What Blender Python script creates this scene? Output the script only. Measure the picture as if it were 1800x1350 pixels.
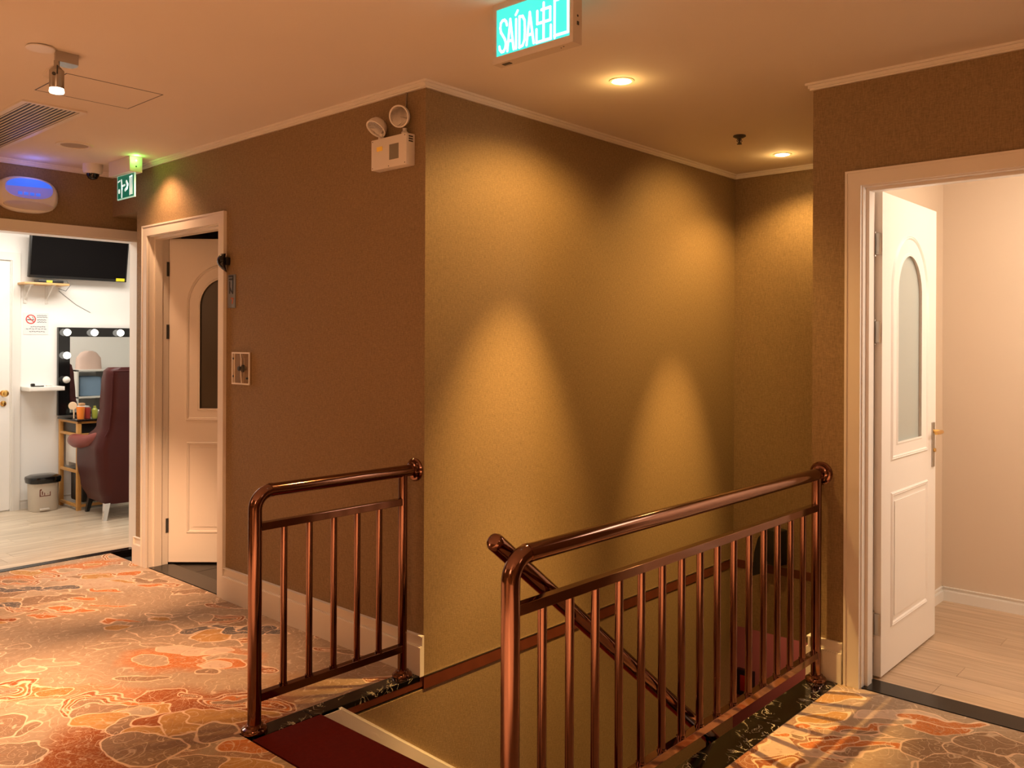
import bpy, bmesh, math, random
import numpy as np
from mathutils import Vector, Matrix
random.seed(7)
PI = math.pi
scene = bpy.context.scene
for o in list(bpy.data.objects): bpy.data.objects.remove(o)
COL = scene.collection

# ------------------------------------------------------------------ camera
YAW = math.radians(42.15)
cam = bpy.data.cameras.new('camera'); camo = bpy.data.objects.new('camera', cam); COL.objects.link(camo)
fw = Vector((math.cos(YAW), math.sin(YAW), 0)); rt = Vector((math.sin(YAW), -math.cos(YAW), 0)); up = Vector((0, 0, 1))
roll = math.radians(0.231)
r2 = rt*math.cos(roll) + up*math.sin(roll); u2 = -rt*math.sin(roll) + up*math.cos(roll)
camo.matrix_world = Matrix(((r2.x, u2.x, -fw.x, 0), (r2.y, u2.y, -fw.y, 0), (r2.z, u2.z, -fw.z, 1.5), (0, 0, 0, 1)))
cam.sensor_width = 36; cam.lens = 1512.9/1800*36; cam.shift_y = -(675-601.3)/1800
cam.clip_start = 0.05
scene.camera = camo
# ------------------------------------------------------------------ world, exposure
w = bpy.data.worlds.new('world'); scene.world = w; w.use_nodes = True
w.node_tree.nodes['Background'].inputs[0].default_value = (0.6, 0.5, 0.4, 1)
w.node_tree.nodes['Background'].inputs[1].default_value = 0.05
vs = scene.view_settings
vs.view_transform = 'Standard'; vs.look = 'None'; vs.exposure = 0.0; vs.gamma = 1.0; vs.use_curve_mapping = False

HALL = (1.0, .54, .28); HALLFILL = (1.0, .60, .36); STAIR = (1.0, .575, .175); ROOMR = (1.0, .87, .73); MAKE = (1.0, .93, .84)
def lamp(kind, loc, aim, power, col, size=.03, angle=120, blend=.6, sy=None, name='lamp_light'):
    l = bpy.data.lights.new(name, kind); l.energy = power; l.color = col
    if kind == 'SPOT':
        l.spot_size = math.radians(angle); l.spot_blend = blend; l.shadow_soft_size = size
    elif kind == 'POINT': l.shadow_soft_size = size
    else:
        l.size = size
        if sy: l.shape = 'RECTANGLE'; l.size_y = sy
    o = bpy.data.objects.new(name, l); COL.objects.link(o); o.location = loc
    if aim is not None:
        d = Vector(aim) - Vector(loc); o.rotation_euler = d.to_track_quat('-Z', 'Y').to_euler()
    return o
# stairwell downlights (fixtures are built further down)
lamp('SPOT', (3.184, 2.226, 2.64), (3.22, 2.80, 0), 66, STAIR, .04, 140, .55)
lamp('SPOT', (3.184, 2.226, 2.64), (3.14, 2.84, 0.25), 470, STAIR, .03, 44, 1)
lamp('SPOT', (3.184, 2.226, 2.64), (3.17, 2.10, 0), 330, STAIR, .02, 46, .35)
lamp('SPOT', (5.083, 2.345, 2.64), (5.30, 2.20, 0), 48, STAIR, .04, 136, .55)
lamp('SPOT', (4.68, 1.95, 2.64), (4.68, 2.885, 1.75), 75, STAIR, .04, 92, .9)
lamp('SPOT', (4.68, 1.95, 2.64), (4.70, 2.885, .30), 400, STAIR, .03, 34, 1)
lamp('POINT', (3.184, 2.226, 2.60), None, .9, STAIR, .02)
lamp('POINT', (5.083, 2.345, 2.60), None, .9, STAIR, .02)
# hall: unseen fill lamps added out of frame, then spots for the light pools
lamp('SPOT', (.3, -.3, 2.62), (.1, -.4, 0), 1450, HALLFILL, .08, 66, .6)  # added downlights: their carpet bounce brightens the ceiling
lamp('SPOT', (-.3, 1.5, 2.62), (-.4, 1.5, 0), 1450, HALLFILL, .08, 66, .6)
lamp('SPOT', (.1, 4.3, 2.62), (.1, 4.3, 0), 760, HALLFILL, .08, 72, .6)
lamp('POINT', (-.55, .7, 1.95), None, 26, HALL, .30)  # added fill points that lift ceiling and walls
lamp('POINT', (-.55, 4.3, 1.95), None, 20, HALL, .30)
lamp('POINT', (2.2, -.9, 1.95), None, 6, HALL, .25)
lamp('SPOT', (1.15, 4.55, 2.62), (1.78, 3.86, 0), 430, HALL, .04, 32, .9)
lamp('SPOT', (1.34, 3.71, 2.49), (2.33, 5.50, 0), 620, HALL, .03, 36, .9)
lamp('SPOT', (2.42, 5.30, 2.64), (2.56, 5.32, 0), 32, HALL, .03, 120, .8)
# right room, makeup room, lower floor
lamp('AREA', (4.6, 0.4, 2.62), (4.6, 0.4, 0), 18, ROOMR, .9, sy=.9)
lamp('POINT', (4.2, -.05, 1.9), None, 33, ROOMR, .12)  # unseen point added to brighten the open door leaf
lamp('AREA', (2.6, 7.25, 2.62), (2.6, 7.25, 0), 52, MAKE, 1.8, sy=.8)
lamp('AREA', (6.1, 2.7, -.62), (6.1, 2.7, -3), 4.2, (1.0, .36, .22), .7, sy=.9)  # unseen reddish lamp added to tint the lower walls
lamp('POINT', (2.44, 5.42, 2.655), None, .28, (.2, 1.0, .15), .008, name='led_glow')
lamp('POINT', (2.04, 6.0, 2.59), None, .35, (.2, .25, 1.0), .05, name='trap_glow')

# ------------------------------------------------------------------ materials
def M(name, col, rough=.5, metal=0, emis=None, es=0, spec=.5, bump=0, bscale=200, mott=0, mscale=3, coat=0):
    m = bpy.data.materials.new(name); m.use_nodes = True; nt = m.node_tree; b = nt.nodes['Principled BSDF']
    b.inputs['Base Color'].default_value = (*col, 1); b.inputs['Roughness'].default_value = rough
    b.inputs['Metallic'].default_value = metal; b.inputs['Specular IOR Level'].default_value = spec
    b.inputs['Coat Weight'].default_value = coat
    if emis: b.inputs['Emission Color'].default_value = (*emis, 1); b.inputs['Emission Strength'].default_value = es
    tc = nt.nodes.new('ShaderNodeTexCoord')
    if mott or True:
        n = nt.nodes.new('ShaderNodeTexNoise'); n.inputs['Scale'].default_value = mscale; n.inputs['Detail'].default_value = 4
        nt.links.new(tc.outputs['Object'], n.inputs['Vector'])
        mx = nt.nodes.new('ShaderNodeMix'); mx.data_type = 'RGBA'
        a = max(mott, .02)
        mx.inputs[6].default_value = (*[c*(1-a) for c in col], 1); mx.inputs[7].default_value = (*[min(1, c*(1+a)) for c in col], 1)
        nt.links.new(n.outputs['Fac'], mx.inputs[0]); nt.links.new(mx.outputs[2], b.inputs['Base Color'])
    if bump:
        n2 = nt.nodes.new('ShaderNodeTexNoise'); n2.inputs['Scale'].default_value = bscale; n2.inputs['Detail'].default_value = 3
        bp = nt.nodes.new('ShaderNodeBump'); bp.inputs['Strength'].default_value = bump; bp.inputs['Distance'].default_value = .002
        nt.links.new(tc.outputs['Object'], n2.inputs['Vector']); nt.links.new(n2.outputs['Fac'], bp.inputs['Height']); nt.links.new(bp.outputs[0], b.inputs['Normal'])
    return m

def wallpaper():
    m = bpy.data.materials.new('wallpaper'); m.use_nodes = True; nt = m.node_tree; b = nt.nodes['Principled BSDF']
    tc = nt.nodes.new('ShaderNodeTexCoord')
    mp = nt.nodes.new('ShaderNodeMapping'); mp.inputs['Scale'].default_value = (60, 60, 260)
    n = nt.nodes.new('ShaderNodeTexNoise'); n.inputs['Scale'].default_value = 1; n.inputs['Detail'].default_value = 4; n.inputs['Distortion'].default_value = .6
    mp2 = nt.nodes.new('ShaderNodeMapping'); mp2.inputs['Scale'].default_value = (240, 240, 40)
    n2 = nt.nodes.new('ShaderNodeTexNoise'); n2.inputs['Scale'].default_value = 1; n2.inputs['Detail'].default_value = 3
    nt.links.new(tc.outputs['Object'], mp.inputs[0]); nt.links.new(tc.outputs['Object'], mp2.inputs[0])
    nt.links.new(mp.outputs[0], n.inputs[0]); nt.links.new(mp2.outputs[0], n2.inputs[0])
    ad = nt.nodes.new('ShaderNodeMath'); ad.operation = 'ADD'; nt.links.new(n.outputs[0], ad.inputs[0]); nt.links.new(n2.outputs[0], ad.inputs[1])
    cr = nt.nodes.new('ShaderNodeValToRGB'); cr.color_ramp.elements[0].position = .35; cr.color_ramp.elements[1].position = .68
    cr.color_ramp.elements[0].color = (.205, .140, .070, 1); cr.color_ramp.elements[1].color = (.335, .229, .117, 1)
    h = nt.nodes.new('ShaderNodeMath'); h.operation = 'MULTIPLY'; h.inputs[1].default_value = .5; nt.links.new(ad.outputs[0], h.inputs[0])
    nt.links.new(h.outputs[0], cr.inputs[0]); nt.links.new(cr.outputs[0], b.inputs['Base Color'])
    bp = nt.nodes.new('ShaderNodeBump'); bp.inputs['Strength'].default_value = .5; bp.inputs['Distance'].default_value = .002
    nt.links.new(h.outputs[0], bp.inputs['Height']); nt.links.new(bp.outputs[0], b.inputs['Normal'])
    b.inputs['Roughness'].default_value = .62; b.inputs['Specular IOR Level'].default_value = .35
    return m

def marble():
    m = bpy.data.materials.new('black_marble'); m.use_nodes = True; nt = m.node_tree; b = nt.nodes['Principled BSDF']
    tc = nt.nodes.new('ShaderNodeTexCoord')
    n = nt.nodes.new('ShaderNodeTexNoise'); n.inputs['Scale'].default_value = 9; n.inputs['Detail'].default_value = 5; n.inputs['Distortion'].default_value = 1.6
    nt.links.new(tc.outputs['Object'], n.inputs[0])
    s = nt.nodes.new('ShaderNodeMath'); s.operation = 'SUBTRACT'; s.inputs[1].default_value = .5; nt.links.new(n.outputs[0], s.inputs[0])
    a = nt.nodes.new('ShaderNodeMath'); a.operation = 'ABSOLUTE'; nt.links.new(s.outputs[0], a.inputs[0])
    cr = nt.nodes.new('ShaderNodeValToRGB'); cr.color_ramp.elements[0].position = .0; cr.color_ramp.elements[1].position = .012
    cr.color_ramp.elements[0].color = (1, 1, 1, 1); cr.color_ramp.elements[1].color = (0, 0, 0, 1)
    nt.links.new(a.outputs[0], cr.inputs[0])
    n3 = nt.nodes.new('ShaderNodeTexNoise'); n3.inputs['Scale'].default_value = 5; nt.links.new(tc.outputs['Object'], n3.inputs[0])
    c3 = nt.nodes.new('ShaderNodeValToRGB'); c3.color_ramp.elements[0].position = .45; c3.color_ramp.elements[1].position = .6
    nt.links.new(n3.outputs[0], c3.inputs[0])
    mu = nt.nodes.new('ShaderNodeMath'); mu.operation = 'MULTIPLY'; nt.links.new(cr.outputs[0], mu.inputs[0]); nt.links.new(c3.outputs[0], mu.inputs[1])
    mx = nt.nodes.new('ShaderNodeMix'); mx.data_type = 'RGBA'; mx.inputs[6].default_value = (.003, .003, .0025, 1); mx.inputs[7].default_value = (.75, .68, .50, 1)
    nt.links.new(mu.outputs[0], mx.inputs[0]); nt.links.new(mx.outputs[2], b.inputs['Base Color'])
    b.inputs['Roughness'].default_value = .12
    return m

def woodplank(name, c1, c2, axis, rough=.28):
    m = bpy.data.materials.new(name); m.use_nodes = True; nt = m.node_tree; b = nt.nodes['Principled BSDF']
    ge = nt.nodes.new('ShaderNodeNewGeometry'); oi = nt.nodes.new('ShaderNodeObjectInfo')
    cmb = nt.nodes.new('ShaderNodeVectorMath'); cmb.operation = 'ADD'
    sc = nt.nodes.new('ShaderNodeVectorMath'); sc.operation = 'SCALE'; sc.inputs[0].default_value = (3, 7, 5); nt.links.new(oi.outputs['Random'], sc.inputs['Scale'])
    nt.links.new(ge.outputs['Position'], cmb.inputs[0]); nt.links.new(sc.outputs[0], cmb.inputs[1])
    mp = nt.nodes.new('ShaderNodeMapping'); mp.inputs['Scale'].default_value = (2, 34, 10) if axis == 'x' else (34, 2, 10)
    nt.links.new(cmb.outputs[0], mp.inputs[0])
    n = nt.nodes.new('ShaderNodeTexNoise'); n.inputs['Scale'].default_value = 1; n.inputs['Detail'].default_value = 5; n.inputs['Distortion'].default_value = .8
    nt.links.new(mp.outputs[0], n.inputs[0])
    cr = nt.nodes.new('ShaderNodeValToRGB'); cr.color_ramp.elements[0].position = .3; cr.color_ramp.elements[1].position = .62
    cr.color_ramp.elements[0].color = (*c1, 1); cr.color_ramp.elements[1].color = (*c2, 1)
    nt.links.new(n.outputs[0], cr.inputs[0])
    hs = nt.nodes.new('ShaderNodeHueSaturation'); nt.links.new(cr.outputs[0], hs.inputs['Color'])
    mr = nt.nodes.new('ShaderNodeMapRange'); mr.inputs[3].default_value = .88; mr.inputs[4].default_value = 1.08
    nt.links.new(oi.outputs['Random'], mr.inputs[0]); nt.links.new(mr.outputs[0], hs.inputs['Value'])
    nt.links.new(hs.outputs[0], b.inputs['Base Color']); b.inputs['Roughness'].default_value = rough
    return m

def carpet_mat():
    m = bpy.data.materials.new('cloud_carpet'); m.use_nodes = True; nt = m.node_tree; b = nt.nodes['Principled BSDF']; L = nt.links.new
    at = nt.nodes.new('ShaderNodeAttribute'); at.attribute_name = 'pat'
    dl = nt.nodes.new('ShaderNodeAttribute'); dl.attribute_name = 'linedist'
    sq = nt.nodes.new('ShaderNodeAttribute'); sq.attribute_name = 'squig'
    tc = nt.nodes.new('ShaderNodeTexCoord')
    def contour(scale, dist, wdt, detail=1.5):
        n = nt.nodes.new('ShaderNodeTexNoise'); n.inputs['Scale'].default_value = scale; n.inputs['Detail'].default_value = detail; n.inputs['Distortion'].default_value = dist
        L(tc.outputs['Object'], n.inputs[0])
        f = nt.nodes.new('ShaderNodeMath'); f.operation = 'MULTIPLY'; f.inputs[1].default_value = 4; L(n.outputs[0], f.inputs[0])
        p = nt.nodes.new('ShaderNodeMath'); p.operation = 'PINGPONG'; p.inputs[1].default_value = .5; L(f.outputs[0], p.inputs[0])
        c = nt.nodes.new('ShaderNodeMapRange'); c.inputs[1].default_value = 0; c.inputs[2].default_value = wdt; c.inputs[3].default_value = 1; c.inputs[4].default_value = 0
        L(p.outputs[0], c.inputs[0]); return c.outputs[0]
    def mul(a, bb):
        q = nt.nodes.new('ShaderNodeMath'); q.operation = 'MULTIPLY'
        L(a, q.inputs[0])
        if isinstance(bb, float): q.inputs[1].default_value = bb
        else: L(bb, q.inputs[1])
        return q.outputs[0]
    def mix(f, a, bb):
        x = nt.nodes.new('ShaderNodeMix'); x.data_type = 'RGBA'
        L(f, x.inputs[0])
        for k, s in ((6, a), (7, bb)):
            if isinstance(s, tuple): x.inputs[k].default_value = (*s, 1)
            else: L(s, x.inputs[k])
        return x.outputs[2]
    # fine squiggles: light ones everywhere faintly, strong in the coloured fields
    s1 = contour(19, 1.0, .11, 0); s2 = contour(46, .9, .22); s3 = contour(8, 1.4, .06, 0)
    c = mix(mul(s2, sq.outputs['Fac']), at.outputs['Color'], (.62, .40, .22))
    c = mix(mul(s1, .42), c, (.60, .45, .32))
    dn = nt.nodes.new('ShaderNodeTexNoise'); dn.inputs['Scale'].default_value = 30; dn.inputs['Detail'].default_value = 3; L(tc.outputs['Object'], dn.inputs[0])
    dk = nt.nodes.new('ShaderNodeMapRange'); dk.inputs[1].default_value = .58; dk.inputs[2].default_value = .66; dk.inputs[4].default_value = .32; L(dn.outputs[0], dk.inputs[0])
    c = mix(dk.outputs[0], c, (.30, .15, .08))
    c = mix(mul(s3, .75), c, (.70, .53, .38))
    ln = nt.nodes.new('ShaderNodeMapRange'); ln.inputs[1].default_value = .0028; ln.inputs[2].default_value = .0056; ln.inputs[3].default_value = .85; ln.inputs[4].default_value = 0
    L(dl.outputs['Fac'], ln.inputs[0])
    c = mix(ln.outputs[0], c, (.80, .58, .40))
    L(c, b.inputs['Base Color'])
    n = nt.nodes.new('ShaderNodeTexNoise'); n.inputs['Scale'].default_value = 420; L(tc.outputs['Object'], n.inputs[0])
    bp = nt.nodes.new('ShaderNodeBump'); bp.inputs['Strength'].default_value = .6; bp.inputs['Distance'].default_value = .003
    L(n.outputs[0], bp.inputs['Height']); L(bp.outputs[0], b.inputs['Normal'])
    b.inputs['Roughness'].default_value = .95; b.inputs['Specular IOR Level'].default_value = .1
    return m

WP = wallpaper(); MARB = marble(); CARP = carpet_mat()
CEIL = M('ceiling_paint', (.78, .72, .65), .8, bump=.05, bscale=90)
PAINT = M('cream_gloss_paint', (.80, .76, .70), .32)
DOORP = M('white_door_paint', (.86, .82, .77), .35)
RED = M('red_stair_carpet', (.085, .006, .004), .95, bump=.8, bscale=350, mott=.25, mscale=60, spec=.1)
BRONZE = M('bronze_metal', (.25, .132, .10), .10, 1.0)
CHROME = M('chrome', (.75, .72, .70), .12, 1)
GOLD = M('brass', (.80, .50, .16), .22, 1)
STEEL = M('brushed_steel', (.45, .42, .38), .3, 1)
WOODTRIM = M('dark_red_wood', (.13, .035, .018), .3, mott=.35, mscale=14)
BLACK = M('black_plastic', (.012, .012, .012), .35)
BLACKG = M('black_gloss', (.006, .006, .006), .1)
WHITE = M('white_plastic', (.78, .74, .68), .4)
WHITEP = M('white_wall_paint', (.86, .84, .80), .7)
PEACH = M('cream_room_wall', (.66, .53, .40), .7)
PINK = M('rose_wall', (.42, .20, .15), .7)
FROST = M('frosted_glass', (.42, .46, .43), .35)
DKGLASS = M('dark_glass', (.075, .062, .045), .3)
DARKTILE = M('dark_floor_tile', (.008, .007, .005), .3, spec=.25)
STONE = M('black_stone', (.006, .005, .0045), .22, spec=.35)
DARKROOM = M('dark_room_wall', (.05, .035, .02), .8, mott=.9, mscale=9)
LAMPON = M('lamp_glow', (1, .9, .7), .5, emis=(1, .76, .44), es=34)
SPOTON = M('spot_glow', (1, .9, .7), .5, emis=(1, .62, .42), es=9)
GREY = M('grey_plate', (.17, .18, .19), .4)
DKGREY = M('dark_grey', (.05, .05, .05), .5)
PLANKL = woodplank('pale_oak_planks', (.47, .36, .25), (.70, .58, .43), 'x')
PLANKR = woodplank('tan_oak_planks', (.40, .27, .165), (.56, .40, .26), 'y', .4)

# ------------------------------------------------------------------ mesh helpers
class MB:
    def __init__(s): s.bm = bmesh.new()
    def box(s, a, b, bev=0, m=None):
        c = [(a[i]+b[i])/2 for i in range(3)]; d = [abs(b[i]-a[i]) for i in range(3)]
        r = bmesh.ops.create_cube(s.bm, size=1, matrix=Matrix.Translation(c) @ Matrix.Diagonal((*d, 1)))
        vs = r['verts']
        if bev:
            es = list({e for v in vs for e in v.link_edges})
            q = bmesh.ops.bevel(s.bm, geom=es, offset=bev, segments=2, affect='EDGES', profile=.5)
            vs = [v for v in q['verts']]+[v for v in vs if v.is_valid]
            vs = list({v for v in vs if v.is_valid})
        if m is not None: bmesh.ops.transform(s.bm, matrix=m, verts=list(set(vs)))
        return s
    def tube(s, pts, r, n=20, caps=True, squash=None):
        pts = [Vector(p) for p in pts]; rings = []
        rs = r if isinstance(r, (list, tuple)) else [r]*len(pts)
        prev = None
        for i, p in enumerate(pts):
            t = (pts[min(i+1, len(pts)-1)]-pts[max(i-1, 0)]).normalized()
            if prev is None:
                a = Vector((0, 0, 1)) if abs(t.z) < .9 else Vector((1, 0, 0)); x = t.cross(a).normalized()
            else: x = (prev - t*prev.dot(t)).normalized()
            prev = x; y = t.cross(x)
            rings.append([s.bm.verts.new(p+(x*math.cos(2*PI*k/n)+y*math.sin(2*PI*k/n))*rs[i]) for k in range(n)])
        for a, b in zip(rings, rings[1:]):
            for k in range(n): s.bm.faces.new((a[k], a[(k+1) % n], b[(k+1) % n], b[k]))
        if caps:
            s.bm.faces.new(rings[0][::-1]); s.bm.faces.new(rings[-1])
        return s
    def lathe(s, prof, org=(0, 0, 0), axis=(0, 0, 1), n=28, sx=1, sy=1):
        # prof: list of (radius, height along axis)
        ax = Vector(axis).normalized(); a = Vector((0, 0, 1)) if abs(ax.z) < .9 else Vector((1, 0, 0)); x = ax.cross(a).normalized(); y = ax.cross(x)
        o = Vector(org); rings = []
        for r, h in prof:
            if r < 1e-6: rings.append([s.bm.verts.new(o+ax*h)])
            else: rings.append([s.bm.verts.new(o+ax*h+(x*math.cos(2*PI*k/n)*sx+y*math.sin(2*PI*k/n)*sy)*r) for k in range(n)])
        for a_, b_ in zip(rings, rings[1:]):
            for k in range(n):
                if len(a_) == 1 and len(b_) == 1: break
                if len(a_) == 1: s.bm.faces.new((a_[0], b_[(k+1) % n], b_[k]))
                elif len(b_) == 1: s.bm.faces.new((a_[k], a_[(k+1) % n], b_[0]))
                else: s.bm.faces.new((a_[k], a_[(k+1) % n], b_[(k+1) % n], b_[k]))
        if len(rings[0]) > 1: s.bm.faces.new(rings[0][::-1])
        if len(rings[-1]) > 1: s.bm.faces.new(rings[-1])
        return s
    def plate(s, outer, holes, t0, t1, xf):
        # flat plate with holes; 2-D loops, xf maps (u, v, t) to a point
        loops = [outer]+list(holes); fr = []; bk = []
        ed = []
        for lp in loops:
            vsf = [s.bm.verts.new(xf(u, v, t1)) for u, v in lp]; fr.append(vsf)
            ed += [s.bm.edges.new((vsf[i], vsf[(i+1) % len(vsf)])) for i in range(len(vsf))]
        g = bmesh.ops.triangle_fill(s.bm, use_beauty=True, edges=ed)
        fs = [f for f in g['geom'] if isinstance(f, bmesh.types.BMFace)]
        mp = {}
        for vsf, lp in zip(fr, loops):
            b = [s.bm.verts.new(xf(u, v, t0)) for u, v in lp]; bk.append(b)
            for q, z in zip(vsf, b): mp[q] = z
        for f in fs: s.bm.faces.new([mp[v] for v in reversed(f.verts)])
        for vsf, b in zip(fr, bk):
            for i in range(len(vsf)):
                j = (i+1) % len(vsf); s.bm.faces.new((vsf[i], vsf[j], b[j], b[i]))
        return s
    def ribbon(s, pts, wd, t0, t1, xf, n=6):
        # thick stroke with round ends and joints in a plane
        for i in range(len(pts)-1):
            a = Vector(pts[i]); b = Vector(pts[i+1]); d = (b-a).normalized(); nn = Vector((-d.y, d.x))*wd/2
            lp = []
            base = math.atan2(d.y, d.x)
            for k in range(n+1):
                an = base+PI/2+PI*k/n; lp.append((a.x+math.cos(an)*wd/2, a.y+math.sin(an)*wd/2))
            for k in range(n+1):
                an = base-PI/2+PI*k/n; lp.append((b.x+math.cos(an)*wd/2, b.y+math.sin(an)*wd/2))
            f = [s.bm.verts.new(xf(u, v, t1)) for u, v in lp]; g = [s.bm.verts.new(xf(u, v, t0)) for u, v in lp]
            s.bm.faces.new(f); s.bm.faces.new(g[::-1])
            for k in range(len(f)):
                j = (k+1) % len(f); s.bm.faces.new((f[k], f[j], g[j], g[k]))
        return s
    def loft(s, rings, closed=True, caps=True):
        rr = [[s.bm.verts.new(p) for p in r] for r in rings]; n = len(rr[0])
        for a, b in zip(rr, rr[1:]):
            for k in range(n if closed else n-1): s.bm.faces.new((a[k], a[(k+1) % n], b[(k+1) % n], b[k]))
        if caps and closed: s.bm.faces.new(rr[0][::-1]); s.bm.faces.new(rr[-1])
        return s
WLOC = {}
def root_of(o):
    while o.parent: o = o.parent
    return o
def build(mb, name, mat, parent=None, smooth=True, origin=None, angle=35):
    bm = mb.bm; bmesh.ops.recalc_face_normals(bm, faces=bm.faces[:])
    me = bpy.data.meshes.new(name)
    if parent is not None: org = Vector(WLOC[parent.name])
    elif origin is not None: org = Vector(origin)
    else:
        xs = [v.co for v in bm.verts]
        lo = Vector([min(c[i] for c in xs) for i in range(3)]); hi = Vector([max(c[i] for c in xs) for i in range(3)])
        org = Vector(((lo.x+hi.x)/2, (lo.y+hi.y)/2, lo.z))
    if parent is not None:
        # keep each part's own origin at its own base
        xs = [v.co for v in bm.verts]
        lo = Vector([min(c[i] for c in xs) for i in range(3)]); hi = Vector([max(c[i] for c in xs) for i in range(3)])
        own = Vector(((lo.x+hi.x)/2, (lo.y+hi.y)/2, lo.z))
    else: own = org
    bmesh.ops.translate(bm, vec=-own, verts=bm.verts[:])
    bm.to_mesh(me); bm.free()
    for p in me.polygons: p.use_smooth = smooth
    if smooth: me.set_sharp_from_angle(angle=math.radians(angle))
    me.materials.append(mat)
    o = bpy.data.objects.new(name, me); COL.objects.link(o)
    if parent is not None: o.parent = parent; o.location = own-org
    else: o.location = own
    WLOC[o.name] = own
    return o
def thing(name, label, cat, loc, group=None):
    o = bpy.data.objects.new(name, None); COL.objects.link(o); o.location = loc; o.empty_display_size = .05
    o['label'] = label; o['category'] = cat
    if group: o['group'] = group
    WLOC[o.name] = Vector(loc); return o
def tag(o, label, cat, group=None):
    o['label'] = label; o['category'] = cat
    if group: o['group'] = group
    return o
def struct(mb, name, mat, label=None, **k):
    o = build(mb, name, mat, **k); o['kind'] = 'structure'
    if label: o['label'] = label
    return o
def dup(root, loc, label=None):
    r = root.copy(); COL.objects.link(r); r.location = loc; WLOC[r.name] = Vector(loc)
    if label: r['label'] = label
    for ch in list(root.children):
        c = ch.copy(); COL.objects.link(c); c.parent = r
        for g in ch.children:
            d = g.copy(); COL.objects.link(d); d.parent = c
    return r
def piece(src, parent, loc):
    c = src.copy(); COL.objects.link(c); c.parent = parent; c.location = loc; return c

# ------------------------------------------------------------------ main dimensions
XC, YC, XF, XR, YR = 2.603, 2.885, 5.502, 3.795, 1.604
ZC = 2.672
FY = 6.15            # wall with the makeup room opening

# ------------------------------------------------------------------ walls
b = MB()                                   # wall_left: brown wall with door_1, y 2.885 .. 5.77
b.box((XC, YC, 0), (XC+.13, 4.67, ZC)); b.box((XC, 5.59, 0), (XC+.13, 5.77, ZC)); b.box((XC, 4.67, 2.19), (XC+.13, 5.59, ZC))
b.box((XC, 5.77, 2.37), (XC+.13, FY, ZC)); b.box((XC+.13, 5.66, 0), (2.86, 5.77, ZC)); b.box((XC+.13, 5.77, 2.37), (2.86, FY, ZC))
struct(b, 'wall_left', WP, 'brown textured wallpaper wall with the narrow doorway', smooth=False)
b = MB(); b.box((XC+.13, YC, 0), (XF, YC+.10, ZC)); b.box((1.70, YC, -3.0), (XF, YC+.10, -.0605)); b.box((XC, YC+.001, -.0605), (XF, YC+.1, 0))
struct(b, 'wall_back', WP, 'gold-lit textured wallpaper wall along the stairwell', smooth=False)
b = MB(); b.box((XF, 1.50, -.47), (XF+.12, YC+.10, ZC))
struct(b, 'wall_end', WP, 'narrow gold-lit wallpaper wall at the far end of the stairwell', smooth=False)
b = MB()                                   # right wall with door_2
b.box((XR, 1.395, 0), (XR+.12, YR, ZC)); b.box((XR, .49, 2.20), (XR+.12, 1.395, ZC)); b.box((XR, -1.6, 0), (XR+.12, .49, ZC))
struct(b, 'wall_right', WP, 'dark brown wallpaper wall around the white doorway', smooth=False)
b = MB(); b.box((XR+.12, 1.528, 0), (XF, YR, ZC)); b.box((1.70, 1.50, -3.0), (XF, YR, -.16))
struct(b, 'wall_stair_side', WP, 'wallpapered stairwell side wall under the long railing', smooth=False)
b = MB(); b.box((-1.3, FY, 0), (1.80, FY+.10, ZC)); b.box((1.80, FY, 2.215), (2.79, FY+.10, ZC)); b.box((2.79, FY, 0), (3.0, FY+.10, ZC))
struct(b, 'wall_far', WP, 'dark brown wall above the makeup room opening', smooth=False)
b = MB(); b.box((-1.4, -1.7, 0), (-1.3, FY+.1, ZC)); b.box((-1.4, -1.7, 0), (XR+.12, -1.6, ZC))
struct(b, 'wall_near', WP, smooth=False)
b = MB(); b.box((1.70, 1.604, -3.0), (1.74, YC, -.03)); struct(b, 'wall_stair_head', WP, smooth=False)
# lower floor beyond the stairs
b = MB(); b.box((6.62, 1.5, -3.0), (6.7, 3.9, -.47)); b.box((XF, 3.9, -3), (6.7, 4.0, -.47)); b.box((XF, 1.40, -3), (6.7, 1.5, -.47)); b.box((XF, YC+.1, -3), (XF+.02, 3.9, -.47))
struct(b, 'wall_lower', PINK, 'rose coloured wall of the lower floor seen through the railing', smooth=False)
b = MB(); b.box((XF+.121, 1.4, -.46), (6.7, 4.0, -.40)); struct(b, 'ceiling_lower', PINK, smooth=False)
b = MB(); b.box((1.6, 1.4, -3.1), (6.7, 4.0, -3.0)); struct(b, 'floor_lower', RED, smooth=False)
# right room
b = MB(); b.box((5.44, -.9, 0), (5.50, 1.528, ZC)); b.box((XR+.12, 1.516, 0), (5.44, 1.528, ZC)); b.box((XR+.12, -.9, 0), (5.44, -.8, ZC)); b.box((XR+.12, -.8, 0), (XR+.13, .49, ZC))
struct(b, 'wall_room_right', PEACH, 'plain cream wall of the room behind the open white door', smooth=False)
# makeup room
b = MB(); b.box((.9, 8.35, 0), (5.1, 8.45, ZC)); b.box((.8, 6.25, 0), (.9, 8.45, ZC)); b.box((5.0, 6.25, 0), (5.1, 8.45, ZC)); b.box((.9, 6.25, 0), (1.80, 6.27, ZC)); b.box((2.79, 6.25, 0), (5.0, 6.27, ZC)); b.box((1.8, 6.25, 2.215), (2.79, 6.27, ZC))
struct(b, 'wall_room_left', WHITEP, 'bright white wall of the makeup room', smooth=False)
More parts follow.
